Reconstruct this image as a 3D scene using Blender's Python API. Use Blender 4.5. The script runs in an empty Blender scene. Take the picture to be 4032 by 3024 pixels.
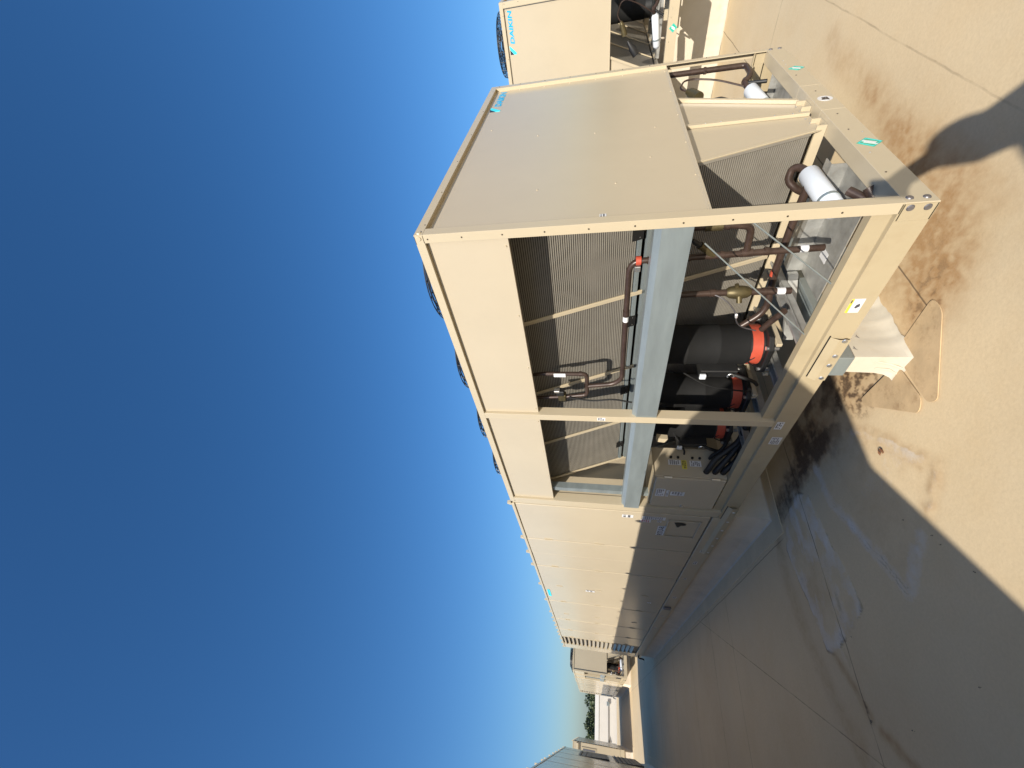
import bpy, bmesh, math, random
import numpy as np
from mathutils import Vector, Matrix
random.seed(7); RNG = np.random.default_rng(5)
SC = bpy.context.scene
COL = SC.collection

# ------------------------------------------------------------------ camera
CAM = Vector((-1.6846, -0.9555, 1.2288))
yaw, pitch, roll = math.radians(39.3026), math.radians(11.9376), math.radians(-0.7558)
fwd = Vector((math.sin(yaw)*math.cos(pitch), math.cos(yaw)*math.cos(pitch), math.sin(pitch)))
rgt = Vector((math.cos(yaw), -math.sin(yaw), 0))
dwn = -(rgt.cross(fwd))
r2 = math.cos(roll)*rgt + math.sin(roll)*dwn
d2 = -math.sin(roll)*rgt + math.cos(roll)*dwn
cd = bpy.data.cameras.new('camera'); cam = bpy.data.objects.new('camera', cd); COL.objects.link(cam)
cd.sensor_width = 36.0; cd.sensor_fit = 'HORIZONTAL'; cd.lens = 1614.6/4032*36
cd.clip_start = 0.02; cd.clip_end = 3000
# the phone was turned on its side: picture right = down, picture up = right
M = Matrix((d2, r2, -fwd)).transposed().to_4x4(); M.translation = CAM
cam.matrix_world = M
SC.camera = cam

# ------------------------------------------------------------------ light
SUN_EL, SUN_AZ = math.radians(27.1), math.radians(61.5)       # light travels towards azimuth 61.5 deg (from +Y to +X)
LDIR = Vector((math.sin(SUN_AZ)*math.cos(SUN_EL), math.cos(SUN_AZ)*math.cos(SUN_EL), -math.sin(SUN_EL)))
w = bpy.data.worlds.new('World'); SC.world = w; w.use_nodes = True
nt = w.node_tree; bg = nt.nodes['Background']
sky = nt.nodes.new('ShaderNodeTexSky'); sky.sky_type = 'NISHITA'; sky.sun_disc = False
sky.sun_elevation = SUN_EL; sky.sun_rotation = SUN_AZ + math.pi
sky.altitude = 0; sky.air_density = 1.0; sky.dust_density = 1.0; sky.ozone_density = 6.0
hs = nt.nodes.new('ShaderNodeHueSaturation'); hs.inputs['Saturation'].default_value = 1.15
nt.links.new(sky.outputs[0], hs.inputs['Color']); nt.links.new(hs.outputs[0], bg.inputs[0]); bg.inputs[1].default_value = 0.102
ld = bpy.data.lights.new('sun', 'SUN'); ld.energy = 5.0; ld.angle = math.radians(0.53); ld.color = (1.0, 0.93, 0.82)
sun = bpy.data.objects.new('sun', ld); COL.objects.link(sun)
sun.rotation_euler = LDIR.to_track_quat('-Z', 'Y').to_euler(); sun.location = (-8, -4, 6)
SC.view_settings.view_transform = 'Standard'; SC.view_settings.look = 'None'
SC.view_settings.exposure = 0.55; SC.view_settings.gamma = 1.0
try: SC.view_settings.use_curve_mapping = False
except Exception: pass

# ------------------------------------------------------------------ materials
def N(nt, t, **kw):
    n = nt.nodes.new(t)
    for k, v in kw.items(): setattr(n, k, v)
    return n
def mat(name, col, rough=0.5, metal=0.0, spec=0.5, var=0.06, scale=6.0, bump=0.0, bscale=60.0, coat=0.0, dirt=0.0, dirtcol=(.2,.15,.1), rvar=0.0, stretch=None):
    m = bpy.data.materials.new(name); m.use_nodes = True; t = m.node_tree; L = t.links
    b = t.nodes['Principled BSDF']
    b.inputs['Roughness'].default_value = rough; b.inputs['Metallic'].default_value = metal
    b.inputs['Specular IOR Level'].default_value = spec
    if coat: b.inputs['Coat Weight'].default_value = coat; b.inputs['Coat Roughness'].default_value = 0.15
    g = N(t, 'ShaderNodeNewGeometry')
    pos = g.outputs['Position']
    if stretch:
        mp = N(t, 'ShaderNodeMapping'); mp.inputs['Scale'].default_value = stretch; L.new(pos, mp.inputs[0]); pos = mp.outputs[0]
    n1 = N(t, 'ShaderNodeTexNoise'); n1.inputs['Scale'].default_value = scale; n1.inputs['Detail'].default_value = 6; n1.inputs['Roughness'].default_value = .6
    L.new(pos, n1.inputs['Vector'])
    r = N(t, 'ShaderNodeMapRange'); r.inputs[1].default_value = .3; r.inputs[2].default_value = .7; r.inputs[3].default_value = 1-var; r.inputs[4].default_value = 1+var
    L.new(n1.outputs[0], r.inputs[0])
    mx = N(t, 'ShaderNodeMix', data_type='RGBA', blend_type='MULTIPLY'); mx.inputs[0].default_value = 1
    mx.inputs[6].default_value = (*col, 1); L.new(r.outputs[0], mx.inputs[7])
    out = mx.outputs[2]
    if dirt:
        n2 = N(t, 'ShaderNodeTexNoise'); n2.inputs['Scale'].default_value = scale*2.3; n2.inputs['Detail'].default_value = 8; n2.inputs['Roughness'].default_value = .7
        L.new(pos, n2.inputs['Vector'])
        r3 = N(t, 'ShaderNodeMapRange'); r3.inputs[1].default_value = .52; r3.inputs[2].default_value = .75; r3.inputs[3].default_value = 0; r3.inputs[4].default_value = dirt
        L.new(n2.outputs[0], r3.inputs[0])
        m2 = N(t, 'ShaderNodeMix', data_type='RGBA'); L.new(r3.outputs[0], m2.inputs[0]); L.new(out, m2.inputs[6]); m2.inputs[7].default_value = (*dirtcol, 1)
        out = m2.outputs[2]
    L.new(out, b.inputs['Base Color'])
    if rvar:
        r4 = N(t, 'ShaderNodeMapRange'); r4.inputs[3].default_value = max(.02, rough-rvar); r4.inputs[4].default_value = rough+rvar
        L.new(n1.outputs[0], r4.inputs[0]); L.new(r4.outputs[0], b.inputs['Roughness'])
    if bump:
        n3 = N(t, 'ShaderNodeTexNoise'); n3.inputs['Scale'].default_value = bscale; n3.inputs['Detail'].default_value = 4
        L.new(g.outputs['Position'], n3.inputs['Vector'])
        bp = N(t, 'ShaderNodeBump'); bp.inputs['Strength'].default_value = bump; bp.inputs['Distance'].default_value = .01
        L.new(n3.outputs[0], bp.inputs['Height']); L.new(bp.outputs[0], b.inputs['Normal'])
    return m
PAINT = mat('beige_paint', (.445,.375,.258), rough=.30, spec=.5, var=.025, scale=1.6, bump=.02, bscale=3.0, dirt=.12, dirtcol=(.30,.24,.16), rvar=.05)
PAINT2 = mat('beige_paint_panels', (.435,.368,.262), rough=.24, spec=.5, var=.03, scale=1.1, bump=.05, bscale=1.7, dirt=.10, dirtcol=(.31,.26,.19), rvar=.05)
RAILP = mat('dusty_rail_paint', (.375,.31,.20), rough=.36, spec=.4, var=.05, scale=2.5, bump=.02, bscale=3.0, dirt=.35, dirtcol=(.29,.22,.13), rvar=.06)
APRON = mat('apron_membrane', (.60,.475,.305), rough=.85, spec=.1, var=.08, scale=3, dirt=.3, dirtcol=(.40,.31,.21))
GALV = mat('galvanised', (.30,.345,.35), rough=.42, metal=.55, var=.10, scale=9, bump=.03, bscale=20, dirt=.22, dirtcol=(.22,.24,.24), rvar=.1, stretch=(1,.25,1.6))
GALVD = mat('galvanised_dusty', (.36,.36,.34), rough=.45, metal=.5, var=.22, scale=14, dirt=.4, dirtcol=(.28,.24,.18), rvar=.1)
BLACK = mat('black_paint', (.009,.009,.009), rough=.5, var=.2, scale=8)
JACKET = mat('black_foam_jacket', (.010,.010,.010), rough=.8, spec=.2, var=.15, scale=12, bump=.06, bscale=50)
RUBBER = mat('black_rubber', (.008,.008,.008), rough=.6)
ORANGE = mat('orange_plastic', (.40,.062,.032), rough=.5, var=.08, scale=20)
COPPER = mat('brown_copper_pipe', (.047,.029,.022), rough=.38, spec=.5, metal=.2, var=.3, scale=18, dirt=.3, dirtcol=(.11,.075,.055), rvar=.12)
BRASS = mat('dull_brass', (.10,.08,.038), rough=.5, metal=.6, var=.25, scale=30)
WHITE = mat('white_enamel', (.60,.63,.66), rough=.4, var=.04)
STICK = mat('white_sticker', (.60,.60,.60), rough=.35, var=.03)
PRINT = mat('printed_ink', (.06,.06,.07), rough=.5)
YELLOW = mat('yellow_sticker', (.60,.50,.06), rough=.4, var=.05)
GREEN = mat('green_sticker', (.03,.36,.23), rough=.35, var=.1, scale=40)
CYAN = mat('cyan_print', (.0,.34,.62), rough=.35, var=.02)
CYANL = mat('light_cyan_print', (.05,.66,.80), rough=.35, var=.02)
NAVY = mat('dark_print', (.01,.014,.03), rough=.4)
STEEL = mat('bright_steel', (.62,.62,.60), rough=.3, metal=.9, var=.1)
BOLTM = mat('grey_bolt', (.20,.19,.20), rough=.45, metal=.7, var=.2, scale=40)
SCREW = mat('dark_screw', (.06,.045,.03), rough=.5, metal=.3)
TUBE = mat('coil_tube', (.245,.225,.188), rough=.5, metal=.15, var=.10, scale=5, dirt=.25, dirtcol=(.17,.14,.11))
CORE = mat('coil_core', (.055,.05,.043), rough=.8, var=.2, scale=60)
CURBM = mat('curb_membrane', (.62,.54,.43), rough=.85, spec=.1, var=.08, scale=3, bump=.12, bscale=8, dirt=.25, dirtcol=(.28,.23,.17))
WRAPM = mat('wrap_membrane', (.50,.45,.36), rough=.75, spec=.2, var=.05, scale=4, bump=.2, bscale=7, dirt=.3, dirtcol=(.40,.29,.17))
PATCHM = mat('patch_membrane', (.48,.345,.195), rough=.7, var=.14, scale=7, bump=.2, bscale=18, dirt=.75, dirtcol=(.27,.165,.08))
PARA = mat('white_parapet', (.60,.57,.52), rough=.7, var=.05, scale=.8, bump=.1, bscale=4, dirt=.15, dirtcol=(.55,.48,.38))
COPING = mat('white_coping', (.66,.65,.62), rough=.4, var=.03)
DARKM = mat('dark_hood_paint', (.05,.04,.035), rough=.5, var=.1)
GUARD = mat('fan_guard_wire', (.012,.016,.022), rough=.4, var=.1)
BARK = mat('bark', (.09,.065,.045), rough=.9, var=.25, scale=5, bump=.5, bscale=12)
SOIL = mat('far_ground', (.10,.11,.05), rough=.95, var=.3, scale=.05)
SKIN = mat('skin', (.50,.30,.21), rough=.5, var=.05, scale=30)
SHIRT = mat('grey_shirt', (.16,.17,.19), rough=.85, var=.1, scale=20, bump=.2, bscale=90)
JEANS = mat('blue_jeans', (.045,.065,.11), rough=.9, var=.15, scale=30, bump=.2, bscale=120)
HAIR = mat('brown_hair', (.03,.02,.012), rough=.6, var=.3, scale=40)
BOOT = mat('brown_boots', (.10,.06,.035), rough=.6)
def leafmat(name, c):
    m = mat(name, c, rough=.6, var=.35, scale=1.3); return m
LEAF = leafmat('leaf_green', (.055,.075,.028)); LEAF2 = leafmat('leaf_olive', (.075,.08,.032)); LEAF3 = leafmat('leaf_dark', (.035,.055,.022))
DRYLEAF = mat('dry_leaf', (.16,.07,.03), rough=.8)

# ------------------------------------------------------------------ mesh helpers
class MB:
    def __init__(s): s.v = []; s.f = []
    def add(s, vs, fs):
        o = len(s.v); s.v += [tuple(p) for p in vs]; s.f += [tuple(i+o for i in f) for f in fs]; return s
    def box(s, x0, y0, z0, x1, y1, z1):
        if x0 > x1: x0, x1 = x1, x0
        if y0 > y1: y0, y1 = y1, y0
        if z0 > z1: z0, z1 = z1, z0
        return s.add([(x0,y0,z0),(x1,y0,z0),(x1,y1,z0),(x0,y1,z0),(x0,y0,z1),(x1,y0,z1),(x1,y1,z1),(x0,y1,z1)],
                     [(0,3,2,1),(4,5,6,7),(0,1,5,4),(1,2,6,5),(2,3,7,6),(3,0,4,7)])
    def prism(s, pts, ax, a, b):
        """extrude a polygon along axis ax between a and b; pts give the two other coordinates in x,y,z order"""
        n = len(pts)
        def p3(p, t):
            q = list(p); q.insert(ax, t); return tuple(q)
        vs = [p3(p, a) for p in pts] + [p3(p, b) for p in pts]
        fs = [tuple(range(n))[::-1], tuple(range(n, 2*n))] + [(i, (i+1) % n, n+(i+1) % n, n+i) for i in range(n)]
        return s.add(vs, fs)
    def cyl(s, p0, p1, r0, r1=None, n=16, cap=True):
        r1 = r0 if r1 is None else r1
        return s.tube([p0, p1], [r0, r1], n, cap)
    def tube(s, pts, r, n=10, cap=True):
        pts = [Vector(p) for p in pts]; m = len(pts)
        rr = r if isinstance(r, (list, tuple)) else [r]*m
        t0 = (pts[1]-pts[0]).normalized()
        u = t0.orthogonal().normalized(); vs = []
        for i in range(m):
            a = pts[max(i-1, 0)]; b = pts[min(i+1, m-1)]
            t = (b-a).normalized()
            u = (u - t*u.dot(t)).normalized(); w_ = t.cross(u)
            for k in range(n):
                an = 2*math.pi*k/n
                vs.append(pts[i] + (u*math.cos(an)+w_*math.sin(an))*rr[i])
        fs = [(i*n+k, i*n+(k+1) % n, (i+1)*n+(k+1) % n, (i+1)*n+k) for i in range(m-1) for k in range(n)]
        if cap: fs += [tuple(range(n))[::-1], tuple(range((m-1)*n, m*n))]
        return s.add(vs, fs)
    def build(s, name, m, parent=None, smooth=False, bevel=0.0):
        me = bpy.data.meshes.new(name); me.from_pydata(s.v, [], s.f)
        if bevel:
            b = bmesh.new(); b.from_mesh(me)
            bmesh.ops.bevel(b, geom=b.edges[:], offset=bevel, segments=1, affect='EDGES', clamp_overlap=True)
            b.to_mesh(me); b.free()
        me.validate(); me.update()
        return link(name, me, m, parent, smooth)
def link(name, me, m, parent=None, smooth=False):
    o = bpy.data.objects.new(name, me); COL.objects.link(o)
    if m is not None and not me.materials: me.materials.append(m)
    if smooth:
        me.polygons.foreach_set('use_smooth', [True]*len(me.polygons))
        try: me.set_sharp_from_angle(angle=math.radians(42))
        except Exception: pass
    if parent: o.parent = parent
    return o
def fillet(pts, r=.03, n=5):
    pts = [Vector(p) for p in pts]; out = [pts[0]]
    for i in range(1, len(pts)-1):
        a = pts[i-1]-pts[i]; b = pts[i+1]-pts[i]
        k = min(r, a.length*.48, b.length*.48); A = pts[i]+a.normalized()*k; B = pts[i]+b.normalized()*k
        for j in range(n+1):
            t = j/n; out.append(A*(1-t)**2 + pts[i]*2*t*(1-t) + B*t*t)
    out.append(pts[-1]); return out
def pipe(name, pts, r, m, parent, bend=.04, n=10, fit=None):
    o = MB().tube(fillet(pts, bend), r, n).build(name, m, parent, smooth=True)
    if fit:      # brazed sleeve rings: sub-parts
        for t in fit:
            p = Vector(t[0]); q = Vector(t[1])
            MB().cyl(p, q, r*1.22, n=n).build('pipe_sleeve', m, o, smooth=True)
    return o
def tag(o, label, cat, group=None):
    o['label'] = label; o['category'] = cat
    if group: o['group'] = group
    return o
def thing(name, label, cat, loc=(0,0,0), rz=0, group=None):
    o = bpy.data.objects.new(name, None); o.empty_display_size = .2; COL.objects.link(o)
    o.location = loc; o.rotation_euler = (0, 0, rz); return tag(o, label, cat, group)
def structure(o, kind='structure'): o['kind'] = kind; return o
def text_mesh(body, size, shear=0.0, bold=0.0, ext=.0008):
    cu = bpy.data.curves.new('txt', 'FONT'); cu.body = body; cu.size = size; cu.shear = shear; cu.offset = bold; cu.extrude = ext
    o = bpy.data.objects.new('txt', cu); COL.objects.link(o)
    dg = bpy.context.evaluated_depsgraph_get(); dg.update()
    me = bpy.data.meshes.new_from_object(o.evaluated_get(dg)); bpy.data.objects.remove(o); bpy.data.curves.remove(cu)
    return me
def place_text(name, body, m, parent, origin, width, height, right, up, bold=0.0, shear=0.0):
    me = text_mesh(body, 1.0, shear, bold)
    co = np.zeros(len(me.vertices)*3); me.vertices.foreach_get('co', co); co = co.reshape(-1, 3)
    mn, mx = co.min(0), co.max(0); co -= mn; co[:, 0] *= width/(mx[0]-mn[0]); co[:, 1] *= height/(mx[1]-mn[1]); co[:, 2] *= .5
    R_, U_ = np.array(right, float), np.array(up, float); Nn = np.cross(R_, U_)
    w3 = np.array(origin) + co[:, :1]*R_ + co[:, 1:2]*U_ + co[:, 2:]*Nn
    me.vertices.foreach_set('co', w3.ravel()); me.update(); me.materials.clear()
    return link(name, me, m, parent)
def sticker(parent, name, m, ax, val, a0, a1, z0, z1, side=-1, lines=0, ink=PRINT, seed=0, th=.0012):
    """thin label on the plane ax=val, spanning a0..a1 along the other horizontal axis"""
    def bb(mb, p0, p1, q0, q1, d0, d1):
        if ax == 0: mb.box(val+side*d0, p0, q0, val+side*d1, p1, q1)
        else: mb.box(p0, val+side*d0, q0, p1, val+side*d1, q1)
        return mb
    o = bb(MB(), a0, a1, z0, z1, .0004, th).build(name, m, parent)
    if lines:
        rr = random.Random(seed); mb = MB(); W_ = a1-a0; Hh = z1-z0
        for i in range(lines):
            zz = z1 - Hh*(.12+.8*i/lines); x = a0+W_*.08
            while x < a1-W_*.15:
                l = W_*rr.uniform(.08, .3); l = min(l, a1-W_*.06-x)
                if rr.random() < .8: bb(mb, x, x+l, zz-Hh*.45/lines, zz, th, th+.0006)
                x += l+W_*.04
        if mb.v: mb.build('lettering', ink, o)
    return o
# ------------------------------------------------------------------ the rooftop unit (built once, copied for the others)
W, H, YJ, YE = 2.176, 2.1, 2.98, 12.95
unit = thing('rooftop_unit', 'long beige rooftop unit in the middle with open condenser end, blue lettering and RTU-8 plate', 'rooftop unit', (0,0,0), 0, 'rooftop units')
U = unit
def mir(f):            # run a builder for the left side and mirrored for the right side
    f(lambda x: x); f(lambda x: W-x)
def disc_mesh(r, d, ax, side, n=10):
    mb = MB(); p0 = [0,0,0]; p1 = [0,0,0]; p1[ax] = side*d; mb.cyl(p0, p1, r, r*.8, n); me = bpy.data.meshes.new('screw'); me.from_pydata(mb.v, [], mb.f); me.update(); return me
SCX = disc_mesh(.0042, .002, 0, -1); SCY = disc_mesh(.0042, .002, 1, -1); SCYB = disc_mesh(.0045, .003, 1, -1); SCXB = disc_mesh(.005, .005, 0, -1)
BLX = disc_mesh(.0135, .004, 0, -1, 12); BLY = disc_mesh(.0135, .004, 1, -1, 12); BLZ = disc_mesh(.010, .006, 2, 1, 8)
MCACHE = {}
def at(name, me, m, parent, p):
    key = (me.name, m.name)
    if key not in MCACHE:
        c = me.copy(); c.materials.clear(); c.materials.append(m); MCACHE[key] = c
    me = MCACHE[key]
    o = bpy.data.objects.new(name, me); COL.objects.link(o); o.parent = parent; o.location = p; return o

# base frame
for x0, x1 in ((0,.97),(.9708,1.352),(1.3528,W)):
    MB().prism([(0,0),(.075,0),(.075,.006),(.006,.006),(.006,.106),(.075,.106),(.075,.112),(0,.112)], 0, x0, x1).build('end_rail', PAINT, U, bevel=.0012)
def f(X):
    mb = MB().prism([(X(0),0),(X(.07),0),(X(.07),.006),(X(.006),.006),(X(.006),.111),(X(.03),.111),(X(.03),.182),(X(.07),.182),(X(.07),.188),(X(.024),.188),(X(.024),.117),(X(0),.117)], 1, .0755, 3.05)
    o = mb.build('side_rail', RAILP, U)
    MB().prism([(X(0),0),(X(.006),0),(X(.006),.111),(X(.03),.111),(X(.03),.182),(X(.05),.182),(X(.05),.188),(X(.024),.188),(X(.024),.117),(X(0),.117)], 1, .0062, .0752).build('side_rail_end', RAILP, U)
mir(f)
# posts, top rails, deck
def f(X):
    MB().prism([(X(0),0),(X(.055),0),(X(.055),.005),(X(.005),.005),(X(.005),.045),(X(0),.045)], 2, .1125, 2.0548).build('corner_post', PAINT, U, bevel=.001)
    MB().prism([(X(0),1.45),(X(.07),1.45),(X(.07),1.454),(X(.004),1.454),(X(.004),1.512),(X(0),1.512)], 2, .1175, 2.0548).build('middle_post', PAINT, U, bevel=.001)
    MB().prism([(X(0),2.915),(X(.09),2.915),(X(.09),2.919),(X(.004),2.919),(X(.004),2.972),(X(0),2.972)], 2, .1175, 2.0548).build('junction_post', PAINT, U, bevel=.001)
    MB().box(X(.006), 2.978, .1175, X(.03), 3.046, 2.085).build('junction_strip', PAINT, U, bevel=.003)
    MB().prism([(X(0),2.055),(X(.045),2.055),(X(.045),2.059),(X(.004),2.059),(X(.004),2.096),(X(.05),2.096),(X(.05),2.1),(X(0),2.1)], 1, .0048, 3.0).build('top_rail', PAINT, U, bevel=.001)
mir(f)
MB().prism([(0,2.055),(.045,2.055),(.045,2.059),(.004,2.059),(.004,2.096),(.05,2.096),(.05,2.1),(0,2.1)], 0, 0, W).build('end_top_rail', PAINT, U, bevel=.001)
MB().box(.0502, .0502, 2.088, W-.0502, 3.0, 2.094).build('top_deck', PAINT, U)
# panels
ep = MB().prism([(.022,.775),(.004,.775),(.004,.779),(.022,.779),(.022,2.0548),(.028,2.0548),(.028,.775)][:7], 0, .0555, W-.0555)
endp = ep.build('end_panel', PAINT2, U)
MB().box(.0555, .0225, .7755, .0585, .0045, 2.0545).build('panel_flange', PAINT, endp)
MB().box(W-.0555, .0225, .7755, W-.0585, -.001, 2.0545).build('panel_flange', PAINT, endp)
def f(X):
    for y0, y1 in ((.047,1.4485),(1.514,2.9135)):
        o = MB().prism([(X(.022),1.652),(X(.022),2.0548),(X(.028),2.0548),(X(.028),1.656),(X(.05),1.656),(X(.05),1.652)], 1, y0, y1).build('upper_side_panel', PAINT2, U)
        if X(0) == 0:
            for k in range(4): at('screw', SCXB, PAINT, o, (.022, y0+.05+k*(y1-y0-.1)/3, 1.668))
mir(f)
for z in (.31,.50,.70,.89,1.085,1.28,1.475,1.67,1.865,2.035):
    at('screw', SCX, SCREW, U, (0,.024,z)); at('screw', SCY, SCREW, U, (W-.018,0,z))
    if z > .8: at('screw', SCYB, PAINT, endp, (W-.085,.022,z))
for x, z in ((.40,1.16),(.40,1.55),(.66,.98),(1.30,1.95),(1.12,1.62),(1.06,1.27),(1.05,.93)): at('screw', SCYB, PAINT, endp, (x,.022,z))
for x in (.09,.42,.8,1.2,1.62,2.05): at('screw', SCYB, PAINT, endp, (x,.022,.79)); at('screw', SCY, SCREW, U, (x,.001,2.066))
for x in (.013,): at('bolt', BLX, PAINT, U, (0,.018,2.078)); at('bolt', BLY, PAINT, U, (.02,0,2.078))
for x, z in ((.035,.086),(.035,.03)):
    at('bolt', BLY, BOLTM, U, (x,0,z)); at('bolt', BLX, BOLTM, U, (0,x-.013,z)); at('bolt', BLY, BOLTM, U, (W-x,0,z))
for x, z in ((.70,.075),(.66,.03),(.44,.075),(1.55,.08),(1.78,.08),(1.86,.075),(.25,.085),(.9,.06),(1.25,.06)): at('screw', SCY, STEEL if x in (.44,.66,1.78,1.86) else SCREW, U, (x,0,z))
# lettering and mark on the end panel
def lg(pts, m, n):
    x0, x1, zt, zb = 1.658, 1.752, 2.036, 1.952
    MB().prism([(x0+(x1-x0)*a, zt-(zt-zb)*b) for a, b in pts], 1, .0222, .0206).build(n, m, endp)
lg([(.53,.05),(0,.08),(0,.6)], NAVY, 'logo_mark'); lg([(1,0),(.58,.05),(0,.62),(0,1),(.2,1)], CYANL, 'logo_mark')
place_text('logo_lettering', 'DAIKIN', CYAN, endp, (1.766,.0216,1.962), .325, .052, (1,0,0), (0,0,1), bold=.035, shear=.12)
sticker(endp, 'label_sticker', STICK, 1, .022, .075, .115, 1.205, 1.235, lines=2, seed=3)

# ---- condenser coils: V section
SL = math.hypot(.4, 1.0); TD = Vector((.4/SL, 0, -1/SL)); TN = Vector((-1/SL, 0, -.4/SL))     # down the slope, outward normal of the left coil
def coilpt(z, d=0.0): return Vector((.29+.4*(1.475-z), 0, z)) + TN*d
def slab(z0, z1, y0, y1, sgn):
    X = (lambda x: x) if sgn > 0 else (lambda x: 2.04-x)
    n = int((z0-z1)*SL/.0122); mb = MB(); core = MB()
    for i in range(n):
        z = z0-(z0-z1)*(i+.2)/n; zb = z-.0062/SL
        a = coilpt(z, 0); b = coilpt(zb, 0); c = coilpt(zb, -.02); d = coilpt(z, -.02)
        mb.add([(X(p.x), y, p.z) for y in (y0, y1) for p in (a, b, c, d)], [(0,1,5,4),(1,2,6,5),(3,0,4,7),(0,3,2,1),(4,5,6,7)])
    a = coilpt(z0, -.006); b = coilpt(z1, -.006); c = coilpt(z1, -.025); d = coilpt(z0, -.025)
    core.prism([(X(p.x), p.z) for p in (a,b,c,d)], 1, y0, y1)
    o = core.build('coil_core', CORE, U); t = mb.build('coil_tubes', TUBE, o); t['kind'] = 'stuff'
    e = MB(); 
    for yy in (y0-.012,): e.prism([(X(p.x), p.z) for p in (coilpt(z0, .004), coilpt(z1, .004), coilpt(z1, -.03), coilpt(z0, -.03))], 1, yy, yy+.0115)
    e.build('coil_header', TUBE, o)
for sg in (1, -1):
    slab(1.70, 1.03, .055, 2.84, sg); slab(.955, .19, .055, 2.84, sg)
    X = (lambda x: x) if sg > 0 else (lambda x: 2.04-x)
    for y in (.755, 1.455, 2.165, 2.84):
        pts = [coilpt(1.70,.014), coilpt(.19,.014), coilpt(.19,.002), coilpt(1.70,.002)]
        MB().prism([(X(p.x), p.z) for p in pts], 1, y-.014, y+.014).build('coil_divider', PAINT, U, bevel=.002)
    for d, zz in ((.012,1.025),(.014,.975)):
        pts = [coilpt(zz,d), coilpt(zz-.02,d), coilpt(zz-.02,-.02), coilpt(zz,-.02)]
        MB().prism([(X(p.x), p.z) for p in pts], 1, .05, 2.83).build('coil_rail', GALV, U)
    if sg > 0:
        for y in (.33, .98, 1.72, 2.55):
            p = coilpt(1.06, .016); q = coilpt(1.0, .016); o = MB().prism([(p.x,p.z),(q.x,q.z),(q.x+.004,q.z),(p.x+.004,p.z)], 1, y-.045, y+.045).build('coil_bracket', BLACK, U)
            for s in (-.03,.03): at('screw', SCX, STEEL, o, (coilpt(1.015,.017).x, y+s, 1.015))
# V end fillers
Y0 = .042
fl = MB().prism([(.815,.165),(.225,1.64),(1.018,1.64),(1.018,.135),(.83,.135)], 1, Y0, Y0+.004).build('filler_panel', PAINT2, U)
fr = MB().prism([(1.022,.135),(1.022,1.64),(1.83,1.64),(1.215,.135)], 1, Y0+.0002, Y0+.004).build('filler_panel', PAINT2, U)
MB().prism([(1.018,.14),(1.018,.768),(1.046,.768),(1.046,.14)], 1, Y0-.018, Y0-.0004).build('filler_flange', PAINT, fl, bevel=.002)
def slope_strip(xa, za, xb, zb, w, y0, y1, n, par):
    MB().prism([(xa,za),(xb,zb),(xb+w,zb),(xa+w,za)], 1, y0, y1).build(n, PAINT, par, bevel=.0015)
slope_strip(.815,.165,.225,1.64,.022,Y0-.006,Y0-.0004,'filler_flange',fl)
slope_strip(1.205,.145,1.458,.765,.03,Y0-.02,Y0-.0004,'filler_flange',fr)
for z in (.22,.31,.58,.66): at('screw', SCYB, STEEL, fl, (1.03,Y0-.018,z))
for x, z in ((.99,.165),(.93,.16),(1.10,.165),(1.17,.165)): at('screw', SCYB, STEEL, fl, (x,Y0-.001,z))
MB().prism([(.25,1.64),(1.80,1.64),(1.21,.16),(.83,.16)], 1, 2.86, 2.868).build('filler_panel', PAINT2, U)
for x0 in (.835, 1.10):
    MB().prism([(x0,.1135),(x0,.16),(x0+.012,.16),(x0+.012,.1175),(x0+.09,.1175),(x0+.09,.16),(x0+.102,.16),(x0+.102,.1135)], 1, .022, 2.9).build('coil_sill', PAINT, U)
    for s in (.03,.07): at('bolt', BLZ, BOLTM, U, (x0+s,.05,.1125))
# wall between condenser and cabinet
MB().box(.032, 2.92, .19, W-.032, 2.94, 2.05).build('bulkhead', PAINT2, U)
MB().prism([(.06,2.74),(.12,2.74),(.12,2.744),(.064,2.744),(.064,2.80),(.12,2.80),(.12,2.804),(.06,2.804)], 2, .19, 2.05).build('galvanised_stud', GALV, U)
# galvanised side beams
def f(X):
    o = MB().prism([(X(.006),.842),(X(.006),.972),(X(.030),1.0),(X(.10),1.0),(X(.10),.996),(X(.032),.996),(X(.010),.970),(X(.010),.846),(X(.10),.846),(X(.10),.842)], 1, .0465, 1.4492).build('side_beam', GALV, U)
    o = MB().prism([(X(-.004),.842),(X(-.004),.972),(X(.020),1.0),(X(.10),1.0),(X(.10),.996),(X(.022),.996),(X(0),.970),(X(0),.846),(X(.10),.846),(X(.10),.842)], 1, 1.5135, 2.945).build('side_beam', GALV, U)
mir(f)
# warning and data labels
def diamond(cx, cz, s, seed):
    o = MB().prism([(cx-s,cz),(cx,cz-s*1.05),(cx+s,cz),(cx,cz+s*1.05)], 1, -.0004, -.0014).build('warning_sticker', GREEN, U)
    mb = MB()
    for k, (d, w_) in enumerate(((-.22,.10),(.12,.15))):
        c = Vector((cx+s*d, cz)); u = Vector((.30,.45))*s; v = Vector((.7,-.7))*s*w_
        q = [c-u-v, c+u-v, c+u+v, c-u+v]; mb.prism([(p.x,p.y) for p in q], 1, -.0014, -.002)
    mb.build('printed_mark', STICK, o)
    for k in range(4):
        a = [(-1,0),(0,-1.05),(1,0),(0,1.05)]; p = Vector(a[k])*s*.88; q = Vector(a[(k+1) % 4])*s*.88; n_ = Vector((p.x+q.x,p.y+q.y)).normalized()*s*.035
        MB().prism([(cx+p.x,cz+p.y),(cx+q.x,cz+q.y),(cx+q.x-n_.x,cz+q.y-n_.y),(cx+p.x-n_.x,cz+p.y-n_.y)], 1, -.0014, -.0019).build('printed_border', CYANL, o)
diamond(.54,.043,.050,1); diamond(1.68,.045,.044,2)
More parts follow.
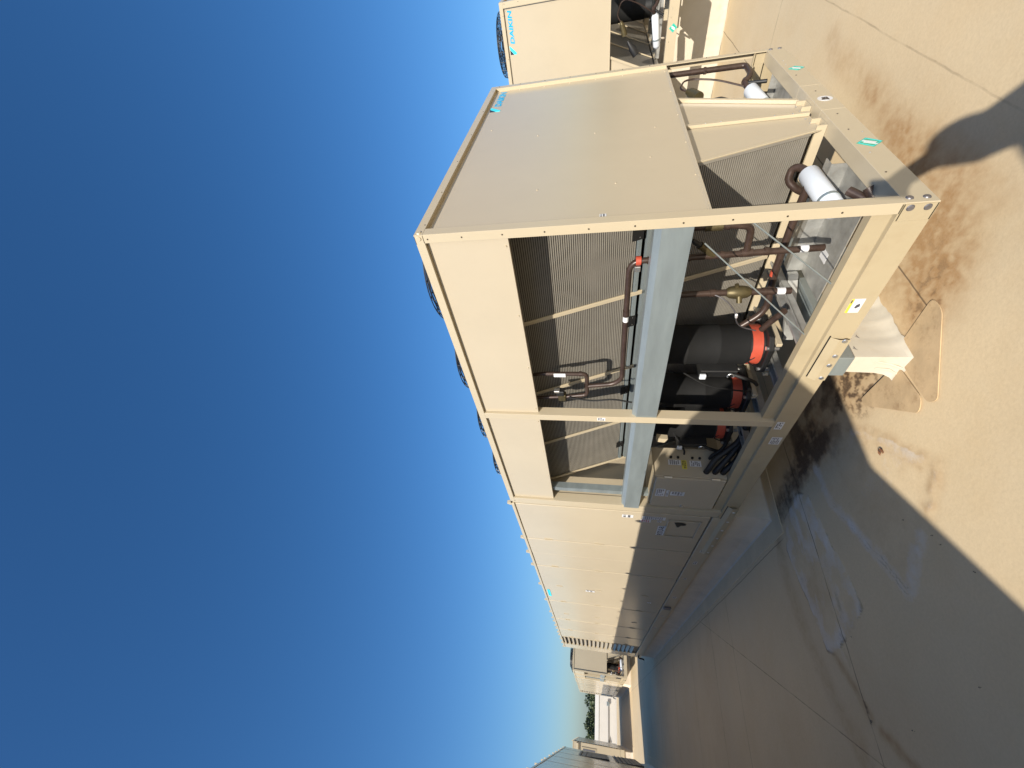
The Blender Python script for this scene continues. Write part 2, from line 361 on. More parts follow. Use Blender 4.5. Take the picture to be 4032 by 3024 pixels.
rs = MB().cyl((1.125,-.0003,.05), (1.125,-.0014,.05), .036, n=24).build('round_sticker', STICK, U)
mb = MB()
for (x,z,a,b) in ((-.012,.004,.007,.016),(.006,.006,.010,.008),(.012,-.008,.006,.006),(-.002,-.010,.012,.005),(-.018,-.012,.006,.004)): mb.box(1.125+x-a,-.0014,.05+z-b,1.125+x+a,-.0019,.05+z+b)
mb.build('printed_emblem', DARKM, rs)
o = sticker(U, 'warning_sticker', STICK, 0, 0, .455, .537, .042, .098, lines=0)
sticker(o, 'yellow_band', YELLOW, 0, -.0012, .455, .537, .086, .098, lines=1, seed=5, th=.0008)
mb = MB(); mb.prism([(.50,.05),(.512,.064),(.505,.07),(.49,.066),(.482,.055)], 0, -.0012, -.0018); mb.build('printed_mark', PRINT, o)
sticker(U, 'label_sticker', STICK, 0, 0, 1.452, 1.535, .058, .101, lines=3, seed=8)
sticker(U, 'label_sticker', STICK, 0, 0, 1.632, 1.72, .016, .08, lines=5, seed=9, ink=BOLTM)
sticker(U, 'label_sticker', STICK, 0, 0, 1.462, 1.498, 1.18, 1.235, lines=3, seed=11)
# lifting bracket on the left base rail
def lift(y0, y1, parent, nb):
    br = MB().prism([(-.001,.093),(-.022,.058),(-.022,.008),(-.0175,.008),(-.0175,.056),(-.001,.086)], 1, y0, y1).build('lifting_bracket', RAILP, parent, bevel=.001)
    MB().box(-.0008, y0-.012, .092, -.0018, y1-.01, .099).build('slot_shade_strip', BLACK, br)  # black strip stands in for the shade inside the uncut recess
    for t in ((.02,.37,.60,.93) if nb == 4 else [(.06+.88*i/(nb-1)) for i in range(nb)]): at('bolt', BLX, STEEL, br, (-.022, y0+(y1-y0)*t, .032))
    return br
lift(.70, 1.01, U, 4); lift(2.78, 4.02, U, 6)

# ---- compressors
def compressor(x, y, s, detail=True):
    r = .133; z0 = .205
    mb = MB(); prof = [(0,.0),(r,.0),(r,.165),(r*1.02,.17),(r*1.02,.18),(r,.185),(r,.36),(r*1.02,.365),(r*1.02,.375),(r,.38),(r,.47),(r*.93,.52),(r*.7,.55),(0,.56)]
    n = 28; mb2 = MB()
    for i,(rr,z) in enumerate(prof):
        for k in range(n): mb2.v.append((x+rr*math.cos(2*math.pi*k/n), y+rr*math.sin(2*math.pi*k/n), z0+.085+z))
    mb2.f = [(i*n+k, i*n+(k+1) % n, (i+1)*n+(k+1) % n, (i+1)*n+k) for i in range(len(prof)-1) for k in range(n)]
    c = mb2.build('compressor', JACKET, U, smooth=True)
    MB().cyl((x,y,z0), (x,y,z0+.0855), r*.96, n=28).build('compressor_base', BLACK, c, smooth=True)
    MB().cyl((x,y,z0+.012), (x,y,z0+.072), r*.995, n=28).build('crankcase_band', ORANGE, c, smooth=True)
    MB().prism([(x-s*.117,y-.06),(x-s*.131,y-.02),(x-s*.133,y+.005),(x-s*.12,y+.005)], 2, z0+.03, z0+.075).build('band_buckle', ORANGE, c, bevel=.003)
    MB().prism([(x-.16,y-.10),(x-.10,y-.16),(x+.10,y-.16),(x+.16,y-.10),(x+.16,y+.10),(x+.10,y+.16),(x-.10,y+.16),(x-.16,y+.10)], 2, z0-.03, z0-.0005).build('foot_plate', BLACK, c, bevel=.004)
    for dx, dy in ((-.135,-.095),(-.135,.095),(.135,-.095),(.135,.095)):
        MB().cyl((x+dx,y+dy,z0-.06), (x+dx,y+dy,z0+.012), .013, n=10).build('mounting_bolt', STEEL, c, smooth=True)
    bx = x-s*.10; by = y+.10
    MB().prism([(bx-s*.075,by-.02),(bx+s*.04,by-.04),(bx+s*.06,by+.05),(bx-s*.055,by+.062)], 2, z0+.13, z0+.36).build('terminal_box', BLACK, c, bevel=.006)
    MB().box(bx-s*.079, by-.005, z0+.325, bx-s*.10, by+.035, z0+.365).build('plug', WHITE, c, bevel=.004)
    ring = [(bx-s*.079, by+.02+.02*math.cos(t*math.pi/7), z0+.17+.02*math.sin(t*math.pi/7)) for t in range(2, 13)]
    MB().tube(ring, .0045, 6).build('cable_gland', STEEL, c, smooth=True)
    pipe('power_cable', [(bx-s*.06,by+.02,z0+.16), (bx-s*.09,by+.03,z0+.08), (bx-s*.06,by+.10,z0+.0), (bx,by+.2,z0-.05)], .013, RUBBER, c, bend=.06)
    pipe('heater_lead', [(x-s*.132,y-.01,z0+.05), (x-s*.135,y+.03,z0+.09), (x-s*.13,y+.08,z0+.02), (x-s*.11,y+.12,z0-.05)], .004, BLACK, c, bend=.03, n=6)
    return c
compressor(.42,1.165,1); compressor(.42,1.66,1); compressor(.45,2.13,1)
compressor(1.68,1.45,-1); compressor(1.68,2.05,-1)
# cross members and pans
for y in (.86,1.24,1.60,1.98,2.36):
    MB().prism([(y-.03,.09),(y-.03,.135),(y-.042,.135),(y-.042,.14),(y-.025,.14),(y-.025,.095),(y+.025,.095),(y+.025,.14),(y+.042,.14),(y+.042,.135),(y+.03,.135),(y+.03,.09)], 0, .032, .833).build('cross_member', GALVD, U)
    MB().prism([(y-.03,.09),(y-.03,.135),(y-.042,.135),(y-.042,.14),(y-.025,.14),(y-.025,.095),(y+.025,.095),(y+.025,.14),(y+.042,.14),(y+.042,.135),(y+.03,.135),(y+.03,.09)], 0, 1.203, W-.032).build('cross_member', GALVD, U)
for y in (1.03,1.30,1.53,1.79): MB().box(.27, y-.012, .1405, .60, y+.012, .172).build('compressor_rail', PAINT, U, bevel=.002)
for x0, x1, y0, y1 in ((.40,.70,.16,.80),(1.66,2.09,.12,.62)):
    o = MB().prism([(x0,0.004),(x1,.004),(x1,.085),(x1+.075,.085),(x1+.075,.081),(x1+.004,.081),(x1+.004,.0),(x0,0)] if x0 < 1 else [(x0,0),(x1,0),(x1,.05),(x1-.004,.05),(x1-.004,.004),(x0,.004)], 1, y0, y1).build('galvanised_pan', GALVD, U)
MB().box(.41,.99,.03,.70,1.0,.09).build('pan_brace', GALVD, U); MB().prism([(.66,.80),(.69,.80),(.42,1.10),(.39,1.10)], 2, .03,.085).build('pan_brace', GALVD, U)
MB().box(1.65,.60,.03,2.14,.66,.10).build('cross_member', PAINT, U)
sticker(U, 'label_sticker', STICK, 2, 0, 0,0,0,0) if False else None
MB().prism([(.50,.56),(.58,.56),(.58,.62),(.50,.62)], 2, .0045, .006).build('label_sticker', STICK, U)

# ---- piping
pA = pipe('discharge_pipe', [(.15,.30,.80),(.15,.30,1.085),(.15,1.215,1.078),(.15,1.27,1.13),(.15,1.297,1.31)], .0155, COPPER, U, bend=.07, n=12, fit=[((.15,.30,.985),(.15,.30,1.0)),((.15,.62,1.083),(.15,.66,1.083))])
MB().cyl((.15,.30,1.03), (.15,.30,1.055), .023, n=14).build('pipe_clamp', ORANGE, pA, smooth=True)
MB().box(.13,.325,1.03,.17,.355,1.06).build('clamp_bracket', STEEL, pA, bevel=.003)
MB().cyl((.15,.655,1.0825), (.15,.70,1.0822), .0165, n=12).build('pipe_tag', STICK, pA, smooth=True)
pipe('riser_pipe', [(.15,1.168,1.60),(.15,1.168,1.308),(.15,1.394,1.308),(.15,1.42,1.45)], .0145, COPPER, U, bend=.035, n=12, fit=[((.15,1.168,1.34),(.15,1.168,1.36)),((.15,1.29,1.308),(.15,1.31,1.308)),((.15,1.40,1.34),(.15,1.405,1.37))])
MB().cyl((.15,1.168,1.60),(.15,1.20,1.78),.0125,n=12).build('riser_pipe', COPPER, U, smooth=True)
MB().cyl((.15,1.42,1.45),(.15,1.45,1.78),.0125,n=12).build('riser_pipe', COPPER, U, smooth=True)
MB().box(.1335,1.15,1.45,.135,1.185,1.53).build('pipe_tag', STICK, U)
v = MB().box(.128,1.385,1.46,.172,1.455,1.515).build('solenoid_valve', BRASS, U, bevel=.005)
MB().box(.12,1.335,1.47,.165,1.384,1.525).build('valve_coil', BLACK, v, bevel=.004)
MB().box(.118,1.325,1.50,.15,1.345,1.54).build('valve_cap', STEEL, v, bevel=.003)
pipe('power_cable', [(.125,1.40,1.44),(.12,1.43,1.27),(.12,1.40,1.12),(.12,1.44,1.0),(.12,1.44,.8)], .006, RUBBER, U, bend=.06, n=8)
# lower piping near the corner
pB = pipe('liquid_pipe', [(.25,.37,.95),(.25,.355,.53),(.25,.343,.18)], .0165, COPPER, U, bend=.05, n=12, fit=[((.25,.358,.62),(.25,.357,.64)),((.25,.353,.545),(.25,.352,.49)),((.25,.349,.42),(.25,.349,.44))])
pipe('liquid_pipe', [(.25,.335,.52),(.25,.21,.53),(.25,.197,.60),(.25,.197,.95)], .0165, COPPER, U, bend=.05, n=12, fit=[((.25,.197,.63),(.25,.197,.65))])
vv = MB().tube([(.25,.36,.665),(.245,.32,.71),(.24,.29,.745)], [.016,.019,.019], 10).build('angle_valve', BRASS, U, smooth=True)
MB().tube([(.24,.29,.745),(.235,.265,.775),(.235,.255,.785)], [.014,.014,.008], 10).build('valve_cap', BLACK, vv, smooth=True)
MB().cyl((.25,.197,.66),(.25,.197,.74),.022,n=12).build('sight_fitting', BRASS, vv, smooth=True)
pC = pipe('suction_pipe', [(.25,.61,.95),(.25,.597,.62),(.25,.597,.24)], .018, COPPER, U, bend=.05, n=12, fit=[((.25,.597,.61),(.25,.597,.64)),((.25,.597,.36),(.25,.597,.38))])
bv = MB().tube([(.25,.597,.555),(.25,.597,.54),(.25,.597,.51),(.25,.597,.48),(.25,.597,.45),(.25,.597,.435)], [.021,.031,.036,.036,.031,.021], 12).build('ball_valve', BRASS, U, smooth=True)
MB().cyl((.23,.60,.495),(.205,.635,.49),.014,n=10).build('valve_stem', BRASS, bv, smooth=True)
MB().cyl((.25,.575,.505),(.25,.545,.515),.011,n=10).build('valve_stem', BRASS, bv, smooth=True)
MB().cyl((.25,.597,.27),(.25,.597,.31),.0195,n=12).build('pipe_tag', STICK, pC, smooth=True)
MB().cyl((.25,.344,.25),(.25,.344,.285),.018,n=12).build('pipe_tag', STICK, pB, smooth=True)
pD = pipe('suction_pipe', [(.52,.16,.235),(.52,.36,.24),(.50,.68,.24),(.46,.92,.22),(.44,1.02,.34)], .020, COPPER, U, bend=.09, n=12)
MB().cyl((.505,.655,.24),(.50,.685,.24),.0215,n=12).build('pipe_clamp', ORANGE, pD, smooth=True)
pipe('suction_pipe', [(.30,.78,.20),(.34,.90,.23),(.36,.98,.25)], .018, COPPER, U, bend=.04)
pipe('steel_line', [(.05,.073,.60),(.05,.404,.187)], .0035, GALV, U, n=6)
pipe('steel_line', [(.05,.158,.775),(.05,.725,.186)], .0035, GALV, U, n=6)
pipe('sensor_wire', [(.25,.585,.66),(.21,.61,.56),(.20,.70,.49),(.24,.80,.46),(.30,.90,.40),(.32,.95,.30)], .004, BOLTM, U, bend=.08, n=6)
MB().cyl((.2,.715,.485),(.215,.745,.476),.0075,n=8).build('wire_tag', STICK, U)
for k, pts in enumerate(([(.28,1.30,.66),(.25,1.40,.50),(.27,1.47,.30),(.30,1.52,.18)], )):
    pipe('control_wire', pts, .0045 if k % 2 else .006, RUBBER, U, bend=.08, n=6)
# filter driers
def drier(p, q, r, m=WHITE):
    p, q = Vector(p), Vector(q); d = (q-p).normalized(); 
    o = MB().tube([p-d*.03, p-d*.012, p, q, q+d*.012, q+d*.03], [r*.45, r*.85, r, r, r*.85, r*.45], 20).build('filter_drier', m, U, smooth=True)
    mid = p.lerp(q, .78); MB().cyl(mid-d*.008, mid+d*.008, r*1.05, n=20).build('strap_clamp', GALV, o, smooth=True); return o
d1 = drier((.60,.155,.215), (.27,.165,.20), .046)
MB().box(.44,.215,.085,.50,.225,.20).build('clamp_bracket', GALV, d1, bevel=.002)
pipe('liquid_pipe', [(.63,.155,.22),(.67,.15,.23),(.70,.16,.26),(.69,.22,.27),(.66,.26,.22),(.66,.30,.12)], .019, COPPER, U, bend=.035, n=12)
o = pipe('drain_pipe', [(.31,.10,.16),(.22,.12,.08),(.17,.16,.06),(.12,.20,.04)], .019, COPPER, U, bend=.03, n=12)
MB().cyl((.12,.20,.04),(.095,.225,.02),.010,n=10).build('drain_stub', STEEL, o)
pipe('drain_pipe', [(.25,.06,.12),(.19,.13,.07)], .021, COPPER, U, n=12)
hv = MB().tube([(.10,.225,.02),(.08,.26,.0),(.07,.275,-.005)], [.012,.017,.012], 10).build('hose_valve', RUBBER, U, smooth=True)
MB().box(.066,.215,.005,.085,.255,.018).build('valve_handle', BRASS, hv, bevel=.004)
d2_ = drier((1.79,.125,.25), (1.50,.16,.20), .044)
pipe('liquid_pipe', [(2.075,.055,1.2),(2.075,.055,.242),(1.93,.07,.235),(1.86,.10,.285),(1.82,.115,.262)], .0185, COPPER, U, bend=.035, n=12, fit=[((2.075,.055,.505),(2.075,.055,.52)),((1.885,.09,.272),(1.865,.097,.28))])
MB().cyl((2.055,.055,.515),(2.02,.055,.515),.009,n=8).build('pipe_stub', COPPER, U)
pipe('access_valve', [(1.86,.10,.27),(1.82,.09,.20),(1.80,.085,.16)], .012, BLACK, U, bend=.02)
bz = MB().tube([(1.80,.09,.655),(1.775,.09,.64),(1.77,.09,.637),(1.72,.09,.62),(1.66,.09,.60)], [.018,.022,.030,.032,.034], 14).build('expansion_valve', BRASS, U, smooth=True)
pipe('capillary_line', [(1.80,.09,.655),(1.86,.085,.70),(1.98,.075,.66),(2.0,.075,.60),(1.94,.08,.45),(1.80,.12,.23)], .006, COPPER, U, bend=.07, n=6)
MB().tube([(1.60,.10,.56),(1.52,.10,.50),(1.45,.10,.45)],[.012,.045,.045],14).build('valve_head', BLACK, U, smooth=True)

# ---- control box
KX = .032
def cy(y): return -.9555+(y+.9555)*.961
def cz(z): return 1.2288+(z-1.2288)*.961
YB = 2.335
CB = MB().box(KX+.003, YB, .19, .31, 2.905, .762).build('control_box', PAINT2, U, bevel=.003)
door = MB().box(KX-.018, YB+.004, .20, KX+.002, 2.90, .745).build('box_door', PAINT2, CB, bevel=.004)
MB().box(KX-.012, YB-.012, .7625, .30, 2.90, .768).build('box_lid', PAINT, CB, bevel=.002)
for z in (.28,.65): MB().cyl((KX-.010,YB-.004,z-.03),(KX-.010,YB-.004,z+.03),.008,n=8).build('hinge', STEEL, CB)
MB().cyl((KX-.018,2.86,.47),(KX-.028,2.86,.47),.014,n=12).build('door_latch', STEEL, CB)
sticker(CB, 'label_sticker', STICK, 1, YB, .142, .191, .536, .637, lines=5, seed=21, ink=BOLTM)
sticker(CB, 'label_sticker', STICK, 1, YB, .136, .190, .374, .465, lines=5, seed=22, ink=BOLTM)
sticker(CB, 'label_sticker', YELLOW, 1, YB, .107, .192, .490, .530, lines=3, seed=23)
for z in (.612,.554,.439,.38): MB().cyl((.214,YB,z),(.214,YB-.012,z),.011,n=10).build('knob', BLACK, CB)
for y0,y1,z0,z1,s in ((2.68,2.83,.62,.70,31),(2.70,2.83,.585,.61,32),(2.72,2.80,.45,.572,33)):
    sticker(CB, 'label_sticker', STICK, 0, KX-.018, cy(y0), cy(y1), cz(z0), cz(z1), lines=4, seed=s, ink=BOLTM)
for k, z in enumerate((.347,.281,.219)):
    pipe('conduit', [(.09,YB+.01,z),(.09,YB-.05,z-.01),(.14,YB-.13,z-.05-.02*k),(.24,YB-.24,.13-.02*k),(.30,YB-.45,.10)], .023, RUBBER, CB, bend=.06)
pipe('conduit', [(.22,YB,.30),(.22,YB-.06,.29),(.25,YB-.10,.22),(.34,YB-.16,.16)], .014, RUBBER, CB, bend=.04)
MB().prism([(1.89,.78),(1.94,.78),(1.95,.72),(1.90,.70)], 0, .12, .16).build('clip', PAINT, CB)
pipe('wire_bundle', [(.33,2.10,.62),(.30,2.2,.56),(.26,2.30,.50),(.25,YB,.50)], .008, RUBBER, CB, bend=.05, n=8)

# ---- fan guards on the deck
fan_me = None
def fan(cx, cyy):
    global fan_me
    if fan_me is None:
        r = .36; z0 = 0; prof = [(r,0),(r+.003,.04),(r+.003,.08),(r-.006,.115),(r-.06,.127),(r-.18,.133),(r-.30,.135)]
        mb = MB(); n = 40
        for i, (rr, z) in enumerate(prof):
            if i == 0: continue
            for sub in ((0,), (0,.5))[i < 4]:
                r_, z_ = (rr, z) if not sub else ((rr+prof[i-1][0])/2, (z+prof[i-1][1])/2)
                ring = [(r_*math.cos(2*math.pi*k/n), r_*math.sin(2*math.pi*k/n), z_) for k in range(n+1)]
                mb.tube(ring, .0032, 5, cap=False)
        for rr in (.06,.12,.16,.20,.24,.275,.31,.335):
            ring = [(rr*math.cos(2*math.pi*k/n), rr*math.sin(2*math.pi*k/n), .134-max(0,rr-.2)*.06) for k in range(n+1)]; mb.tube(ring, .0028, 5, cap=False)
        for k in range(20):
            a = 2*math.pi*k/20; mb.tube([(rr*math.cos(a), rr*math.sin(a), z) for rr, z in prof], .0032, 5)
        g = bpy.data.meshes.new('fan_guard'); g.from_pydata(mb.v, [], mb.f); g.update(); g.materials.append(GUARD)
        rb = MB(); rb2 = []
        for k in range(n):
            pass
        rm = MB(); pr = [(.345,0),(.348,.02),(.34,.035),(.33,.035),(.332,0)]
        for (rr, z) in pr:
            for k in range(n): rm.v.append((rr*math.cos(2*math.pi*k/n), rr*math.sin(2*math.pi*k/n), z))
        rm.f = [(i*n+k, i*n+(k+1) % n, (i+1)*n+(k+1) % n, (i+1)*n+k) for i in range(4) for k in range(n)]
        r2_ = bpy.data.meshes.new('fan_ring'); r2_.from_pydata(rm.v, [], rm.f); r2_.update(); r2_.materials.append(PAINT)
        bl = MB()
        for k in range(5):
            a = 2*math.pi*k/5; u = Vector((math.cos(a), math.sin(a), 0)); v_ = Vector((-math.sin(a), math.cos(a), 0)); z3 = Vector((0,0,1))
            q = [u*.06-v_*.03+z3*.05, u*.06+v_*.03+z3*.08, u*.31+v_*.10+z3*.075, u*.31-v_*.06+z3*.045]
            bl.add([*q, *[p-z3*.003 for p in q]], [(0,1,2,3),(7,6,5,4),(0,4,5,1),(1,5,6,2),(2,6,7,3),(3,7,4,0)])
        bl.cyl((0,0,.02),(0,0,.11),.065,n=16)
        b2 = bpy.data.meshes.new('fan_blades'); b2.from_pydata(bl.v, [], bl.f); b2.update(); b2.materials.append(BLACK)
        fan_me = (g, r2_, b2)
    z = 2.094
    p = at('fan_guard', fan_me[0], GUARD, U, (cx,cyy,z)); at('fan_ring', fan_me[1], PAINT, p, (0,0,0)); at('fan_blades', fan_me[2], BLACK, p, (0,0,0))
for yy in (.50, 1.21, 1.92, 2.62):
    fan(.50, yy); fan(W-.50, yy)

# ---- air handling cabinet
seams = [3.05,4.065,4.61,5.165,6.2,7.28,8.31,8.90,9.24,10.10,11.0,11.14]
for i in range(len(seams)-1):
    y0, y1 = seams[i]+.004, seams[i+1]-.004
    z0 = .176
    MB().box(0-.004*(i % 2), y0, z0, .03, y1, 2.062).build('cabinet_panel', PAINT2, U, bevel=.005)
    if i % 2 == 0 or y1-y0 > .6:
        for z in (.5,1.2,1.8): MB().box(-.012, y1-.012, z-.05, -.0005-.004*(i % 2), y1-.002, z+.05).build('panel_latch', PAINT, U, bevel=.002)
MB().box(.032,3.05,.176,W-.001,12.94,2.062).build('cabinet_shell', DARKM, U)
MB().box(-.010,3.048,2.066,W+.01,12.955,2.10).build('cabinet_roof', PAINT, U, bevel=.004)
MB().box(-.002,3.052,0,W+.002,12.95,.164).build('cabinet_base', PAINT, U, bevel=.003)
MB().box(-.003,12.30,.176,.03,12.945,2.062).build('cabinet_panel', PAINT2, U, bevel=.005)
MB().box(W+.0,3.05,.176,W+.004,12.945,2.062).build('cabinet_panel', PAINT2, U)
nl = 17
for k in range(nl):
    z = 2.035-.105*k
    MB().prism([(.024,z),(-.022,z-.058),(-.018,z-.062),(.028,z-.006)], 1, 11.16, 12.285).build('louver_blade', RAILP, U)
MB().box(-.004,11.142,.176,.03,11.158,2.062).build('louver_frame', PAINT, U); MB().box(-.004,12.287,.176,.03,12.297,2.062).build('louver_frame', PAINT, U)
for y in seams[:-1]+[9.75,10.6,11.6,12.2,12.9]:
    MB().prism([(y-.03,2.1002),(y+.03,2.1002),(y+.03,2.115),(y+.012,2.142),(y-.012,2.142),(y-.03,2.115)], 0, -.008, .018).build('roof_lug', PAINT, U)
# access window and plates on the first cabinet panel
rc = MB().prism([(3.165,.235),(3.598,.235),(3.598,.545),(3.165,.545),(3.165,.5448),(3.18,.53),(3.583,.53),(3.583,.25),(3.18,.25),(3.18,.53)][:4], 0, -.0046, -.009)
fr_ = MB(); fr_.box(-.0046,3.165,.235,-.013,3.60,.25); fr_.box(-.0046,3.165,.53,-.013,3.60,.545); fr_.box(-.0046,3.165,.2502,-.013,3.18,.5298); fr_.box(-.0046,3.585,.2502,-.013,3.60,.5298)
AD = fr_.build('access_frame', PAINT2, U, bevel=.002)
MB().prism([(3.225,.48),(3.225,.40),(3.245,.365),(3.275,.365),(3.29,.385),(3.29,.41),(3.335,.425),(3.34,.44)], 0, -.0046, -.006).build('access_hole', BLACK, AD)
sg_ = sticker(U, 'unit_plate', STICK, 0, -.0006, 3.352, 3.605, .541, .618)
me_t = place_text('plate_lettering', 'RTU-8', PRINT, sg_, (-.0022,3.595,.553), .23, .054, (0,-1,0), (0,0,1), bold=.015)
sticker(U, 'data_plate', STICK, 0, -.0006, 3.127, 3.195, .875, .983, lines=2, seed=41, ink=BOLTM)
sticker(U, 'data_plate', STICK, 0, -.0006, 3.13, 3.20, .57, .79, lines=9, seed=42, ink=BOLTM)
sticker(U, 'data_plate', STICK, 0, -.0006, 3.21, 3.28, .70, .80, lines=4, seed=43, ink=mat('red_print', (.4,.05,.05)))
sticker(U, 'data_plate', STICK, 0, -.0006, 3.22, 3.26, .60, .64, lines=2, seed=44)
sticker(U, 'blue_sticker', CYANL, 0, -.0046, 6.50, 6.93, 1.985, 2.03, lines=1, seed=45, ink=CYAN)
sticker(U, 'data_plate', STICK, 0, -.0046, 6.26, 6.34, 1.25, 1.39, lines=2, seed=46)
for i, y in enumerate((3.95,4.35,5.05,6.05,7.4,8.5)):
    sticker(U, 'data_plate', STICK, 0, -.002, y, y+.08+.03*(i % 2), .05+.01*(i % 3), .105, lines=2, seed=50+i, ink=BOLTM)
for y in (5.6,6.6): sticker(U, 'data_plate', STICK, 0, 0, y, y+.05, .36, .42, lines=2, seed=60, ink=BOLTM)
MB().box(-.03,6.72,.04,-.0022,6.84,.15).build('junction_box', BOLTM, U, bevel=.006)
pipe('drain_trap', [(-.003,12.6,.08),(-.06,12.6,.08),(-.07,12.6,-.04),(-.07,12.72,-.06)], .018, RUBBER, U, bend=.03)
# ------------------------------------------------------------------ roof sheet
G = -.34
def vnoise(x, y, seed):
    r = np.random.default_rng(seed).random((256, 256)); xi = np.floor(x).astype(int); yi = np.floor(y).astype(int)
    fx = x-xi; fy = y-yi; fx = fx*fx*(3-2*fx); fy = fy*fy*(3-2*fy)
    g = lambda a, b: r[a % 256, b % 256]
    return (g(xi,yi)*(1-fx)+g(xi+1,yi)*fx)*(1-fy) + (g(xi,yi+1)*(1-fx)+g(xi+1,yi+1)*fx)*fy
def fbm(x, y, s, seed, o=4):
    v = 0; a = .5; t = 0
    for i in range(o): v = v + a*vnoise(x*s*2**i+17.3*i, y*s*2**i-9.1*i, seed+i); t += a; a *= .55
    return v/t
def pdist(x, y, pts):
    d = np.full(x.shape, 1e9)
    for (ax, ay), (bx, by) in zip(pts[:-1], pts[1:]):
        L2 = (bx-ax)**2+(by-ay)**2; t = np.clip(((x-ax)*(bx-ax)+(y-ay)*(by-ay))/L2, 0, 1)
        d = np.minimum(d, np.hypot(x-ax-t*(bx-ax), y-ay-t*(by-ay)))
    return d
def inside(x, y, pts):
    c = np.zeros(x.shape, bool); n = len(pts)
    for i in range(n):
        (x1, y1), (x2, y2) = pts[i], pts[(i+1) % n]
        if y1 == y2: continue
        c ^= ((y1 > y) != (y2 > y)) & (x < (x2-x1)*(y-y1)/(y2-y1)+x1)
    return c
sm = lambda d, a, b: np.clip((d-a)/(b-a), 0, 1)**2*(3-2*np.clip((d-a)/(b-a), 0, 1))
def axis(lo, hi, f0, f1, fine, coarse):
    a = list(np.arange(f0, f1, fine)); step = fine; v = f0; left = []
    while v > lo: step = min(step*1.35, coarse); v -= step; left.append(max(v, lo))
    step = fine; v = a[-1]; rgt_ = []
    while v < hi: step = min(step*1.35, coarse); v += step; rgt_.append(min(v, hi))
    return np.array(left[::-1]+a+rgt_)
xs = axis(-42, 42, -1.9, 3.3, .0125, 3.0); ys = axis(-22, 37.4, -.9, 6.6, .0135, 2.0)
X_, Y_ = np.meshgrid(xs, ys); sh = X_.shape; X_ = X_.ravel(); Y_ = Y_.ravel()
wx = X_ + .05*(fbm(X_, Y_, 4, 1)-.5) + .03*(fbm(X_, Y_, 14, 2)-.5); wy = Y_ + .05*(fbm(X_, Y_, 4, 3)-.5) + .03*(fbm(X_, Y_, 14, 4)-.5)
n1 = fbm(X_, Y_, 2.2, 10); n2 = fbm(X_, Y_, 9, 20); n3 = fbm(X_, Y_, 30, 30, 3); n5 = fbm(X_, Y_, .8, 44)
brown = np.zeros_like(X_); pale = np.zeros_like(X_); dark = np.zeros_like(X_); zz = np.zeros_like(X_)
d = pdist(wx, wy, [(2.30,.02),(2.12,.10),(1.69,.10),(1.18,.12),(.94,.16),(.6,.13),(.18,.10)])
brown += .55*(1-sm(d,.01,.15))*(.3+1.0*n2)
d = pdist(wx, wy, [(1.5,.16),(1.1,.24),(.7,.24)]); brown += .5*(1-sm(d,.0,.20))*(.4+.8*n2)
d = np.hypot((wx-.34)/.34, (wy-.42)/.26); brown += .75*(1-sm(d,.35,1.15))*(.3+1.1*n3); dark += .35*(1-sm(d,.1,.9))*sm(n3,.45,.75)
d = np.hypot((wx-.15)/.22, (wy-.62)/.25); brown += .5*(1-sm(d,.3,1.1)); dark += .6*(1-sm(d,.2,1.0))*sm(n3,.5,.7)
d = np.hypot((wx-.62)/.75, (wy-.55)/.55); brown += .75*(1-sm(d,.5,1.1))*(.6+.5*n2)
d = np.hypot((wx-.22)/.30, (wy-1.28)/.28); q_ = 1-sm(d,.35,1.15); brown += .75*q_; dark += .95*q_*sm(n3,.40,.62)
d = np.hypot((wx-.35)/.5, (wy-1.9)/.75); q_ = 1-sm(d,.4,1.1); brown += .6*q_; dark += .8*q_*sm(n2,.3,.65)
d = pdist(wx, wy, [(.18,1.9),(.10,2.5),(.02,2.9)]); dark += .75*(1-sm(d,.03,.2))*(.5+.8*n3); brown += .5*(1-sm(d,.05,.28))
brown += .10*sm(n1,.45,.8) + .16*sm(n5,.5,.8)*(X_ < 2.5)
# dried silt crusts with their rims
c1 = [(.012,2.427),(-.08,2.80),(-.296,2.90),(-.595,2.83),(-1.051,2.689),(-1.073,2.581),(-.991,2.271),(-.903,2.081),(-.696,2.104),(-.427,2.202),(-.095,2.282),(.012,2.427)]
c2 = [(.02,2.06),(-.226,2.03),(-.553,1.846),(-.909,1.635),(-.896,1.596),(-.742,1.379)]
c3 = [(.0,1.523),(-.2,1.311),(-.415,1.147),(-.499,1.073),(-.561,1.134),(-.634,1.242)]
ins = inside(wx, wy, c1); d = pdist(wx, wy, c1)
pale += np.where(ins, .40*sm(n2,.35,.7)+.40*(1-sm(d,.02,.16))*(.3+n3), 0); dark += .5*(1-sm(d,0,.016))*sm(n2,.3,.6) + np.where(ins,.16*sm(n2,.55,.75),0)
brown += np.where(ins, .35*sm(n1,.45,.7), 0); zz += np.where(ins, .004*n3+.003*sm(d,0,.03), 0)
d = pdist(wx, wy, c2); pale += .7*(1-sm(d,.01,.08))*(.4+.8*n3); dark += .45*(1-sm(np.abs(d-.012),0,.012))*sm(n2,.35,.65); zz += .004*(1-sm(d,0,.06))*n3
d = pdist(wx, wy, c3); brown += .55*(1-sm(d,.01,.09))*(.3+1.2*n3); pale += .5*(1-sm(d,0,.05))*n3; dark += .35*(1-sm(d,0,.03))*sm(n3,.5,.7); zz += .005*(1-sm(d,0,.05))*n3
ins = inside(wx, wy, c2+[(-.45,1.15),(-.05,1.55)]); brown += np.where(ins, .22*sm(n2,.35,.7), 0)
d = pdist(wx, wy, [(-.1,3.0),(-.5,3.05),(-.95,2.95),(-1.35,2.75),(-1.6,2.6)]); brown += .40*(1-sm(d,.02,.14)); dark += .18*(1-sm(d,.02,.12))
